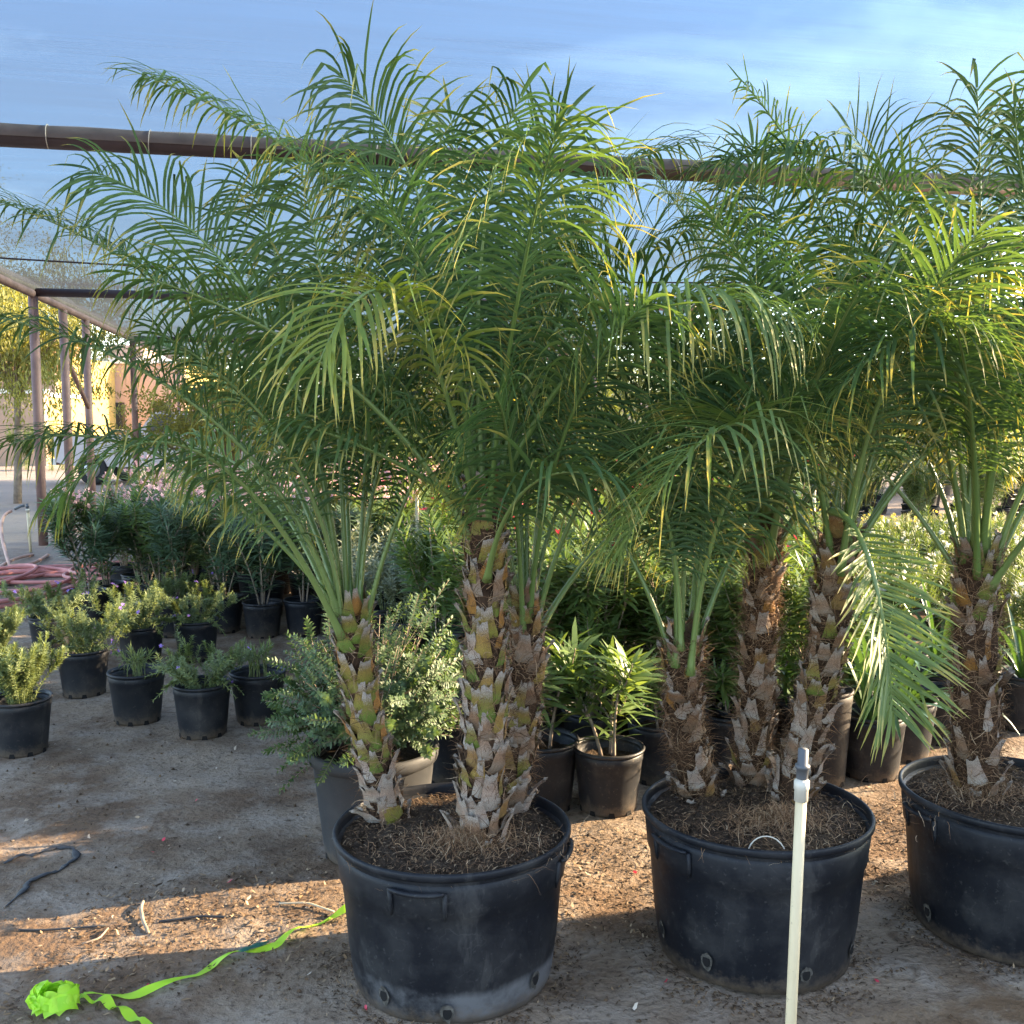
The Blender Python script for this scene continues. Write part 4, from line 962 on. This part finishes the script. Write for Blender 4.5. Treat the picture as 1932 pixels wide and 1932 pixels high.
def hose():
    global RNG; random.seed(8)
    s = thing('garden_hose', 'red rubber hose lying in loose coils on the dirt', 'hose', tuple(gnd(60, 1110)), 0); o = gnd(60, 1110)
    pts = []
    for k in range(330):
        f = k / 329; a = f * 2 * math.pi * 7.3; c = gnd(40 + 40 * math.sin(f * 5), 1105 + 14 * math.cos(f * 9)); rx = .52 + .22 * math.sin(f * 17 + 1); ry = .75 + .35 * math.sin(f * 11)
        pts.append(c + np.array([rx * math.cos(a), ry * math.sin(a), .022 + .045 * f * (1 + .6 * math.sin(a * 1.3))]))
    mb = MB(); tube(mb, np.array(pts) - o, .0185, 8); mb.build('coil', MT['hose'], s)
    top = hr + np.array([-.19, -.02, .50]); e = gnd(20, 1075) + np.array([0, 0, .02])
    p = bez(top, top + np.array([-.22, -.05, -.05]), e, 16); p2 = bez(e, e + np.array([.25, .1, 0.03]), gnd(90, 1050) + np.array([0, 0, .02]), 10); p3 = bez(gnd(-5, 1080) + np.array([0, 0, .03]), gnd(20, 1062) + np.array([0, 0, .06]), gnd(62, 1050) + np.array([0, 0, .02]), 10)
    mb = MB(); tube(mb, np.vstack([p, p2[1:]]) - o, .0185, 8); tube(mb, p3 - o, .0185, 8); mb.build('feed_line', MT['hose_tan'], s)
    s2 = thing('garden_hose', 'red rubber hose loop between the oleander pots', 'hose', tuple(gnd(225, 1090)), 0); o = gnd(225, 1090); mb = MB()
    pp = [o + np.array([.55 * math.cos(t) * (1 - t * .02), .5 * math.sin(t), .025 + .008 * t]) for t in np.linspace(0, 12, 70)]
    tube(mb, np.array(pp) - o, .0185, 8); mb.build('coil', MT['hose'], s2)
hose()
def tape():
    random.seed(3); px = [(158, 1893), (200, 1888), (262, 1884), (320, 1868), (372, 1850), (410, 1826), (452, 1810), (486, 1800), (522, 1792), (556, 1770), (590, 1752), (630, 1740), (668, 1729)]
    P = np.array([gnd(*p) for p in px]); t = np.linspace(0, len(P) - 1, 90); path = np.stack([np.interp(t, np.arange(len(P)), P[:, i]) for i in range(3)], -1)
    def strip(path, wd, twist, seed):
        rs = random.Random(seed); T = nrm(np.gradient(path, axis=0)); vv, r = [], []; ph = [rs.uniform(0, 6) for _ in range(4)]
        for i, (p, d) in enumerate(zip(path, T)):
            f = i / len(path); sd = nrm(np.cross(d, [0, 0, 1])); a = twist * (math.sin(f * 17 + ph[0]) + .6 * math.sin(f * 31 + ph[1])); wv = wd * (.75 + .25 * math.sin(f * 23 + ph[2]))
            up = .010 + .008 * math.sin(f * 26 + ph[3]) + .5 * wv * abs(math.sin(a)) + float(gheight(p[0], p[1]))
            off_ = sd * math.cos(a) * wv / 2 + np.array([0, 0, 1]) * math.sin(a) * wv / 2
            vv += [p + off_ + [0, 0, up], p + [0, 0, up + .004 * math.sin(f * 60)], p - off_ + [0, 0, up]]; r += [.2 + .6 * abs(math.sin(f * 13))] * 3
        q = [(i * 3 + j, i * 3 + j + 1, i * 3 + 3 + j + 1, i * 3 + 3 + j) for i in range(len(path) - 1) for j in range(2)]
        return np.array(vv), q, np.array(r)
    c = gnd(104, 1912); s = thing('flagging_tape', 'bright lime green flagging tape knotted in a wad and trailing to the stained pot', 'tape', tuple(c))
    mb = MB(); v, q, r = strip(path, .030, .38, 1); mb.add(v - c, q, 0, r); mb.build('trailing_strip', MT['flag'], s)
    P2 = np.array([gnd(150, 1900), gnd(200, 1900), gnd(250, 1922), gnd(300, 1955)]); t = np.linspace(0, 3, 30); p2 = np.stack([np.interp(t, np.arange(4), P2[:, i]) for i in range(3)], -1)
    mb = MB(); v, q, r = strip(p2, .030, .3, 2); mb.add(v - c, q, 0, r); mb.build('trailing_strip', MT['flag'], s)
    mb = MB(); rs = np.random.default_rng(4)
    for k in range(26):
        a = rs.uniform(0, 6.28); b = a + rs.uniform(.8, 2.2); rad = .050
        f = lambda g, e: np.array([math.cos(g) * math.cos(e) * rad * 1.05, math.sin(g) * math.cos(e) * rad, .028 + rad * .75 * max(0, math.sin(e))])
        e0, e1 = rs.uniform(-.1, .5), rs.uniform(.2, 1.4); p0, p2_ = f(a, e0) * rs.uniform(.8, 1.15), f(b, e0) * rs.uniform(.8, 1.15); cc = f((a + b) / 2, e1) * rs.uniform(1.1, 1.9)
        pts = bez(p0, cc, p2_, 9); T = nrm(np.gradient(pts, axis=0)); o = nrm(pts - [0, 0, .02]); sd = nrm(np.cross(T, o)); tw = rs.uniform(-.5, .5); wv = rs.uniform(.026, .046)
        sd = sd * math.cos(tw) + o * math.sin(tw); vv = np.stack([pts + sd * wv / 2 * np.linspace(.6, 1, 9)[:, None], pts + o * .006 * rs.normal(0, 1, (9, 1)), pts - sd * wv / 2 * np.linspace(1, .5, 9)[:, None]], 1).reshape(-1, 3)
        vv[:, 2] = np.maximum(vv[:, 2], .004)
        mb.add(vv, [(i * 3 + j, i * 3 + j + 1, i * 3 + 4 + j, i * 3 + 3 + j) for i in range(8) for j in range(2)], 0, rs.random())
    mb.build('knot', MT['flag'], s)
    # small scraps
    def scrap(name, pts, rad, mat, label, cat, flat=1.0, sides=6):
        pts = np.array(pts); o = pts[0].copy(); mb = MB(); tube(mb, pts - o, rad, sides, flat=flat); ob = mb.build(name, MT[mat]); ob.location = tuple(o); tag(ob, label, cat); return ob
    g = lambda x, y, z=.01: gnd(x, y) + np.array([0, 0, z + float(gheight(*gnd(x, y)[:2]))])
    def arc(ps, n=14):
        ps = np.array(ps); t = np.linspace(0, len(ps) - 1, n); return np.stack([np.interp(t, np.arange(len(ps)), ps[:, i]) for i in range(3)], -1)
    scrap('drip_tube', arc([g(8, 1632, .004), g(40, 1615, .004), g(62, 1617, .003), g(105, 1602, .004), g(138, 1606, .004), g(146, 1622, .004), g(126, 1636, .004), g(112, 1649, .003), g(88, 1653, .004), g(52, 1668, .005), g(47, 1680, .004), g(8, 1714, .003)], 40), [.004 + .016 * random.random() ** 1.5 for k in range(40)], 'black_scrap', 'half buried black fabric scrap looping through the dirt', 'fabric scrap', .3)
    scrap('drip_line', arc([g(35, 1757, .004), g(90, 1754, .006), g(200, 1750, .004)], 16), .0035, 'black_scrap', 'thin black drip line lying on the dirt in front of the band of light', 'drip line')
    scrap('drip_line', arc([g(300, 1742, .004), g(380, 1735, .008), g(430, 1737, .004)], 12), .004, 'black_scrap', 'short black drip line end beside the curved twig', 'drip line')
    scrap('twig', arc([g(270, 1705, .006), g(266, 1722, .018), g(270, 1745, .012), g(280, 1762, .006)], 12), .0055, 'stem', 'curved brown twig lying across the dirt', 'twig')
    scrap('straw', arc([g(527, 1712, .006), g(580, 1714, .012), g(630, 1730, .006)], 8), .0032, 'litter_straw', 'long pale straw beside the stained pot', 'straw')
    scrap('twig', arc([g(155, 1783, .005), g(188, 1774, .010), g(204, 1755, .006)], 8), .003, 'stem', 'thin forked pale twig near the drip line', 'twig')
    scrap('tape_scrap', arc([g(450, 1812, .02), g(475, 1803, .024), g(508, 1790, .018)], 8), [.004, .011, .013, .008, .012, .014, .010, .004], 'tape_green', 'dark green tape scrap under the lime tape', 'tape scrap', .25)
    mb = MB(); tube(mb, [np.array([-.055, 0, 0]), np.array([-.05, .01, .02]), np.array([0, .02, .035]), np.array([.05, .0, .02]), np.array([.06, 0, .0])], [.008, .03, .04, .03, .006], 9, flat=.5); ob = mb.build('litter_cup', MT['pvc_white']); ob.location = tuple(g(25, 1083, .01)); tag(ob, 'crushed white cup on the dirt by the hose', 'litter')
    mb = MB(); ps = [np.array([.055 * math.cos(t), 0, .055 * math.sin(t)]) for t in np.linspace(R(10), R(170), 12)]; tube(mb, ps, .0019, 6); ob = mb.build('wire_loop', MT['pvc_white']); ob.location = (PB[0] - .035, PB[1] - .275, SOIL - .004); ob.rotation_euler = (R(-20), 0, R(6)); tag(ob, 'white cord loop sticking out of the soil by the cream pipe', 'cord')
MT['litter_straw'] = plain('straw', (.50, .40, .27), .8, .1)
tape()

# ================================================================== litter on the ground
def litter():
    global RNG; RNG = np.random.default_rng(91)
    def scatter(n, xf, yf, lmin, lmax, wmin, wmax, rp_, name, mat='litter', keep=None, lab=None, z=.004):
        x, y = xf(n), yf(n)
        if keep is not None:
            k = keep(x, y); x, y = x[k], y[k]; n = len(x)
        for P in (PA, PB, PC):
            k = np.hypot(x - P[0], y - P[1]) > .29; x, y = x[k], y[k]; n = len(x)
        B = np.stack([x, y, gheight(x, y) + z], -1)
        mb = MB(); ribbons(mb, B, np.stack([RNG.normal(0, 1, n), RNG.normal(0, 1, n), RNG.uniform(-.02, .35, n)], -1), np.stack([RNG.normal(0, .4, n), RNG.normal(0, .4, n), np.ones(n)], -1), RNG.uniform(lmin, lmax, n), RNG.uniform(wmin, wmax, n), .5, 3, 'lance', None, 0.0, rp_(n), .35)
        o = mb.build(name, MT[mat], None, True, 'stuff'); tag(o, lab, 'litter'); return o
    band = lambda x, y: np.abs(y - (3.30 + .268 * x)) < .30 * (1 + .5 * RNG.random(len(x)))
    scatter(15000, lambda n: RNG.uniform(-1.4, 2.0, n), lambda n: RNG.uniform(2.5, 4.3, n), .006, .030, .002, .009, lambda n: RNG.random(n) ** 1.2 * .97, 'leaf_litter', 'litter', band, 'dry brown leaf litter along the sunlit strip behind the big pots')
    scatter(14000, lambda n: RNG.uniform(-3.2, 2.6, n), lambda n: 1.9 + 5 * RNG.random(n) ** 1.5, .005, .02, .002, .007, lambda n: RNG.random(n) ** 1.7 * .95, 'fine_litter', 'litter', lambda x, y: vnoise(x, y, 21, 1.6) > RNG.uniform(-.35, .25, len(x)), 'fine scattered bark and leaf crumbs over the dirt')
    scatter(150, lambda n: RNG.uniform(-2.6, 2.4, n), lambda n: RNG.uniform(2.2, 5, n), .010, .028, .006, .013, lambda n: RNG.uniform(.9, 1, n), 'pale_litter', 'litter', None, 'pale dry leaf flakes dotted over the dirt')
    scatter(26, lambda n: RNG.uniform(-1.5, 1.6, n), lambda n: RNG.uniform(2.6, 4.4, n), .014, .024, .008, .015, lambda n: RNG.random(n), 'fallen_petals', 'petal_red', None, 'fallen red petals on the dirt', .006)
    n = 3200; k3 = RNG.integers(0, 3, n); an = RNG.random(n) * 6.283; rd = .288 + np.abs(RNG.normal(0, .05, n)); PP = np.array([PA, PB, PC])[k3]
    x = PP[:, 0] + rd * np.cos(an); y = PP[:, 1] + rd * np.sin(an); mb = MB()
    ribbons(mb, np.stack([x, y, gheight(x, y) + .004], -1), np.stack([RNG.normal(0, 1, n), RNG.normal(0, 1, n), RNG.uniform(0, .4, n)], -1), (0, 0, 1), RNG.uniform(.004, .022, n), RNG.uniform(.002, .008, n), .5, 2, 'lance', None, 0.0, RNG.random(n) ** 1.6 * .9, .3)
    tag(mb.build('pot_foot_litter', MT['litter'], None, True, 'stuff'), 'crumbs of bark and soil gathered round the feet of the big pots', 'litter')
    # small clods
    n = 900; x = RNG.uniform(-3, 2.4, n); y = 2 + 3.6 * RNG.random(n) ** 1.3
    for P in (PA, PB, PC):
        k = np.hypot(x - P[0], y - P[1]) > .30; x, y = x[k], y[k]
    n = len(x); ico = np.array([(1, 0, 0), (-1, 0, 0), (0, 1, 0), (0, -1, 0), (0, 0, 1), (0, 0, -.5)], float); fc = np.array([(0, 2, 4), (2, 1, 4), (1, 3, 4), (3, 0, 4), (2, 0, 5), (1, 2, 5), (3, 1, 5), (0, 3, 5)])
    mb = MB(); sz = RNG.uniform(.002, .009, n) ** 1.0; V = ico[None] * (sz[:, None, None]) * RNG.uniform(.6, 1.4, (n, 6, 3)); V += np.stack([x, y, gheight(x, y) + sz * .3], -1)[:, None]
    f = (fc[None] + np.arange(n)[:, None, None] * 6).reshape(-1, 3); mb.add(V.reshape(-1, 3), f, 0, np.repeat(RNG.random(n) * .55, 6))
    tag(mb.build('dirt_clods', MT['litter'], None, False, 'stuff'), 'small dark dirt clods strewn over the ground', 'dirt')
litter()

# ================================================================== far trees, houses, truck
def tree(px, py_base, Y, H, W, mat, label, sd, n=9000, weep=.3, leafL=.16, trunk_r=.09, base_frac=.28):
    global RNG; RNG = np.random.default_rng(sd); random.seed(sd); X = (px - 966) / FPX * Y
    s = thing('tree', label, 'tree', (X, Y, 0), 0, 'trees beyond the shade house'); mb = MB(); ends = []
    th = H * base_frac; tp = [np.array([math.sin(z * .7) * .08, 0, z]) for z in np.linspace(-.1, th, 6)]; tube(mb, tp, np.linspace(trunk_r, trunk_r * .75, 6), 8)
    nl = 11
    for i in range(nl):
        a = i * 2.4; el = R(random.uniform(28, 82)); l = (H - th) * random.uniform(.55, .95); e = tp[-1] + np.array([math.cos(a) * math.cos(el) * W * .62, math.sin(a) * math.cos(el) * W * .62, math.sin(el) * l])
        pp = bez(tp[-1], (tp[-1] + e) / 2 + np.array([0, 0, .12 * l]), e, 7); tube(mb, pp, np.linspace(trunk_r * .5, .012, 7), 5); ends += [pp[3], pp[4], pp[5], pp[6], e]
    mb.build('trunk', MT['bark'], s)
    ce = np.array(ends); k = RNG.integers(0, len(ce), n); sub = RNG.normal(0, 1, (len(ce) * 5, 3)) * [W * .17, W * .17, H * .085]
    cl = ce[k] + sub[k * 5 + RNG.integers(0, 5, n)]; B = cl + RNG.normal(0, 1, (n, 3)) * [W * .050, W * .050, H * .028]
    mb = MB(); ribbons(mb, B, RNG.normal(0, 1, (n, 3)) + [0, 0, -weep], RNG.normal(0, 1, (n, 3)), RNG.uniform(.5, 1.2, n) * leafL, leafL * .30, weep * 2, 2, 'oval', None, 0.0)
    mb.build('crown', MT[mat], s, True, 'stuff')
tree(30, 900, 19, 4.6, 3.2, 'tree_gold', 'golden weeping tree on a pale trunk beside the tan wall', 501, 26000, 1.6, .10, .08, .42)
tree(-60, 880, 27, 7.4, 6.0, 'tree_gold', 'tall airy golden tree seen through the shade cloth', 502, 30000, .3, .10, .14)
tree(430, 880, 21, 3.0, 3.2, 'tree_gold', 'yellow green bushy tree behind the pink oleanders', 503, 14000, .3, .12, .08, .15)
tree(640, 880, 24, 3.6, 4.2, 'tree_green', 'rounded green tree behind the leaning palm', 504, 14000, .2, .12, .09, .15)
tree(860, 880, 20, 3.0, 3.4, 'tree_gold', 'sunlit yellow tree behind the stout palm', 505, 14000, .2, .12, .09, .12)
tree(1060, 880, 28, 4.0, 4.0, 'tree_green', 'green tree before the far tan wall', 506, 12000, .2, .2, .09, .2)
tree(1330, 880, 22, 3.4, 4.0, 'tree_green', 'green tree behind the shaggy palms', 507, 14000, .2, .13, .09, .12)
tree(1560, 880, 24, 3.3, 4.2, 'tree_green', 'broad green tree beyond the white flowers', 508, 14000, .2, .13, .09, .12)
tree(1790, 880, 21, 3.2, 4.0, 'tree_gold', 'yellow green tree behind the broad palm', 509, 14000, .2, .12, .09, .12)
tree(2010, 880, 24, 4.2, 4.5, 'tree_green', 'dark tree past the end of the palm row', 510, 14000, .2, .2, .1, .15)

def wall_box(s, name, x0, x1, y0, y1, z0, z1, mat, o):
    mb = MB(); box(mb, ((x0 + x1) / 2 - o[0], (y0 + y1) / 2 - o[1], (z0 + z1) / 2), (x1 - x0, y1 - y0, z1 - z0)); return mb.build(name, MT[mat], s, False)
def X_(px, Y): return (px - 966) / FPX * Y
def Z_(py, Y): return at(966, py, Y)[2]
def houses():
    # garden wall with white cap, shaded face toward us, the end coloured as sunlit
    Y = 34.0; o = (X_(30, Y), Y); s = thing('garden_wall', 'tan stucco garden wall with white capping and a sunlit yellow end', 'wall', (o[0], o[1], 0))
    x1 = X_(88, Y); wall_box(s, 'shaded_wall', x1 - 14, x1, Y, Y + .3, 0, Z_(743, Y), 'stucco', o)
    wall_box(s, 'end_wall', x1 - .3, x1 - .002, Y + .302, Y + 3.6, 0, Z_(749, Y), 'stucco_sunlit', o)
    wall_box(s, 'capping', x1 - 14.05, x1 + .05, Y - .06, Y + .36, Z_(743, Y) + .002, Z_(734, Y), 'white', o)
    wall_box(s, 'capping', x1 - .36, x1 + .06, Y + .362, Y + 3.6, Z_(749, Y) + .002, Z_(741, Y), 'white', o)
    # house with the tiled roof
    Y = 40.0; o = (X_(90, Y), Y); s = thing('house', 'tan house with a sunlit side and a terracotta tiled roof behind the garden wall', 'house', (o[0], o[1], 0))
    x0, x1 = X_(20, Y), X_(111, Y); zt = Z_(708, Y)
    wall_box(s, 'front_wall', x0 - 6, x1 - .26, Y, Y + .25, 0, zt, 'stucco', o); wall_box(s, 'corner_pier', x1 - .255, x1 - .002, Y - .03, Y + .25, 0, zt, 'stucco_pink', o)
    wall_box(s, 'side_wall', x1 - .25, x1, Y + .252, Y + 7, 0, zt + .8, 'stucco_sunlit', o); wall_box(s, 'fascia', x0 - 6.2, x1 + .2, Y - .5, Y + .1, zt + .002, zt + .12, 'shade_board', o)
    mb = MB(); ya, yb = Y - .5, Y + 3.8; za, zb = zt + .13, zt + 1.75
    rows = 14
    vv = [(x0 - 6.2, ya, za), (x1 + .2, ya, za), (x1 + .2, yb, zb), (x0 - 6.2, yb, zb), (x0 - 6.2, ya, za - .08), (x1 + .2, ya, za - .08), (x1 + .2, yb, zb - .08), (x0 - 6.2, yb, zb - .08)]
    mb.add(np.array(vv) - [o[0], o[1], 0], [(0, 1, 2, 3), (7, 6, 5, 4), (0, 4, 5, 1), (1, 5, 6, 2), (3, 2, 6, 7), (0, 3, 7, 4)]); rf = mb.build('roof', MT['tile'], s, False)
    for k in range(rows):
        mb = MB(); f = k / rows; y = ya + (yb - ya) * f; z = za + (zb - za) * f + .03
        tube(mb, [np.array([x0 - 6.2 - o[0], y - o[1], z]), np.array([x1 + .2 - o[0], y - o[1], z])], .06, 6); mb.build('tile_course', MT['tile'], rf)
    wall_box(s, 'window', x0 - 2.6, x0 - 1.3, Y - .04, Y - .001, 1.0, 2.2, 'window', o)
    # porch roof and pink house block to the right
    Y = 46.0; o = (X_(250, Y), Y); s = thing('house', 'flat roofed pinkish house with white parapet edge', 'house', (o[0], o[1], 0))
    xa, xb = X_(163, Y), X_(352, Y); zt = Z_(686, Y); wall_box(s, 'front_wall', xa, xb, Y, Y + .3, 0, zt, 'stucco_pink', o); wall_box(s, 'side_wall', xb - .3, xb, Y + .302, Y + 8, 0, zt, 'stucco_sunlit', o)
    wall_box(s, 'parapet', xa - .1, xb + .1, Y - .1, Y + .35, zt + .002, zt + .25, 'white', o); wall_box(s, 'raised_wall', X_(190, Y), X_(262, Y), Y + 1, Y + 3, 0, zt + .9, 'stucco_pink', o)
    for p in (205, 292):
        wd = wall_box(s, 'window', X_(p, Y), X_(p + 34, Y), Y - .05, Y - .001, 1.1, 2.3, 'window', o); wall_box(wd, 'sill', X_(p - 2, Y), X_(p + 36, Y), Y - .12, Y - .052, 1.0, 1.09, 'white', o)
    wall_box(s, 'porch_roof', X_(112, Y), X_(175, Y), Y - 3, Y - .15, Z_(757, Y), Z_(748, Y), 'shade_board', o)
    for p in (118, 168): wall_box(s, 'porch_post', X_(p, Y), X_(p, Y) + .2, Y - 2.9, Y - 2.7, 0, Z_(757, Y) - .002, 'shade_board', o)
    # long tan boundary wall
    Y = 44; o = (0, Y); s = thing('boundary_wall', 'long tan stucco boundary wall behind the far trees', 'wall', (0, Y, 0)); wall_box(s, 'panel', X_(360, Y), 30, Y, Y + .25, 0, 2.5, 'stucco_pink', o); wall_box(s, 'capping', X_(360, Y) - .05, 30.05, Y - .05, Y + .3, 2.502, 2.62, 'white', o)
    # agave-like bushes and pots at the foot of the wall
    for i, (px, Y, lab) in enumerate([(48, 31.5, 'grey green agave against the tan wall'), (96, 31, 'leafy bush beside the corner post of the frame'), (118, 31.4, 'dry yellow bush at the sunlit end of the garden wall')]):
        plant('far_shrub', i, (X_(px, Y), Y), 0.0, lab, 'bush', None, 1.7, None, 'garden_bush')
houses()
def pickup():
    Y = 25.0; X = X_(330, Y); s = thing('pickup_truck', 'pale pickup truck parked beyond the oleanders', 'truck', (X, Y, 0), R(-6)); 
    prof = [(-2.6, .55), (-2.6, 1.15), (-.6, 1.2), (-.5, 1.22), (-.1, 1.75), (1.05, 1.76), (1.45, 1.25), (2.45, 1.12), (2.62, .95), (2.62, .5), (1.9, .42), (-2.2, .45)]
    mb = MB(); n = len(prof); hw = .9; vv = [(x, -hw, z) for x, z in prof] + [(x, hw, z) for x, z in prof]; c0 = len(vv); vv += [(-.1, -hw, .9), (-.1, hw, .9)]
    q = [(i, (i + 1) % n, n + (i + 1) % n, n + i) for i in range(n)] + [(c0, (i + 1) % n, i, i) for i in range(n)] + [(c0 + 1, n + i, n + (i + 1) % n, n + (i + 1) % n) for i in range(n)]
    mb.add(vv, q); bd = mb.build('body', MT['car_white'], s, False)
    mb = MB(); mb.add([(-.32, -hw - .004, 1.26), (.42, -hw - .004, 1.26), (.42, -hw - .004, 1.68), (-.06, -hw - .004, 1.68)], [(0, 1, 2, 3)]); mb.build('window', MT['window'], s, False)
    mb = MB(); mb.add([(.50, -hw - .004, 1.26), (1.32, -hw - .004, 1.26), (1.02, -hw - .004, 1.68), (.50, -hw - .004, 1.68)], [(0, 1, 2, 3)]); mb.build('window', MT['window'], s, False)
    for x in (-1.65, 1.75):
        for y in (-.82, .82):
            mb = MB(); tube(mb, [(x, y - .11, .37), (x, y - .10, .37), (x, y + .10, .37), (x, y + .11, .37)], [.30, .37, .37, .30], 20); wh = mb.build('wheel', MT['tyre'], s)
            mb = MB(); tube(mb, [(x, y - .122, .37), (x, y + .122, .37)], .2, 14); mb.build('rim', MT['rim'], wh)
    for y in (-.75, .75):
        mb = MB(); box(mb, (-2.61, y, .98), (.03, .16, .26)); mb.build('tail_light', MT['red_light'], s, False)
    mb = MB(); box(mb, (-2.66, 0, .55), (.12, 1.7, .16)); mb.build('bumper', MT['rim'], s, False)
    mb = MB(); box(mb, (1.25, -1.0, 1.3), (.1, .2, .16)); mb.build('mirror', MT['tyre'], s, False)
pickup()
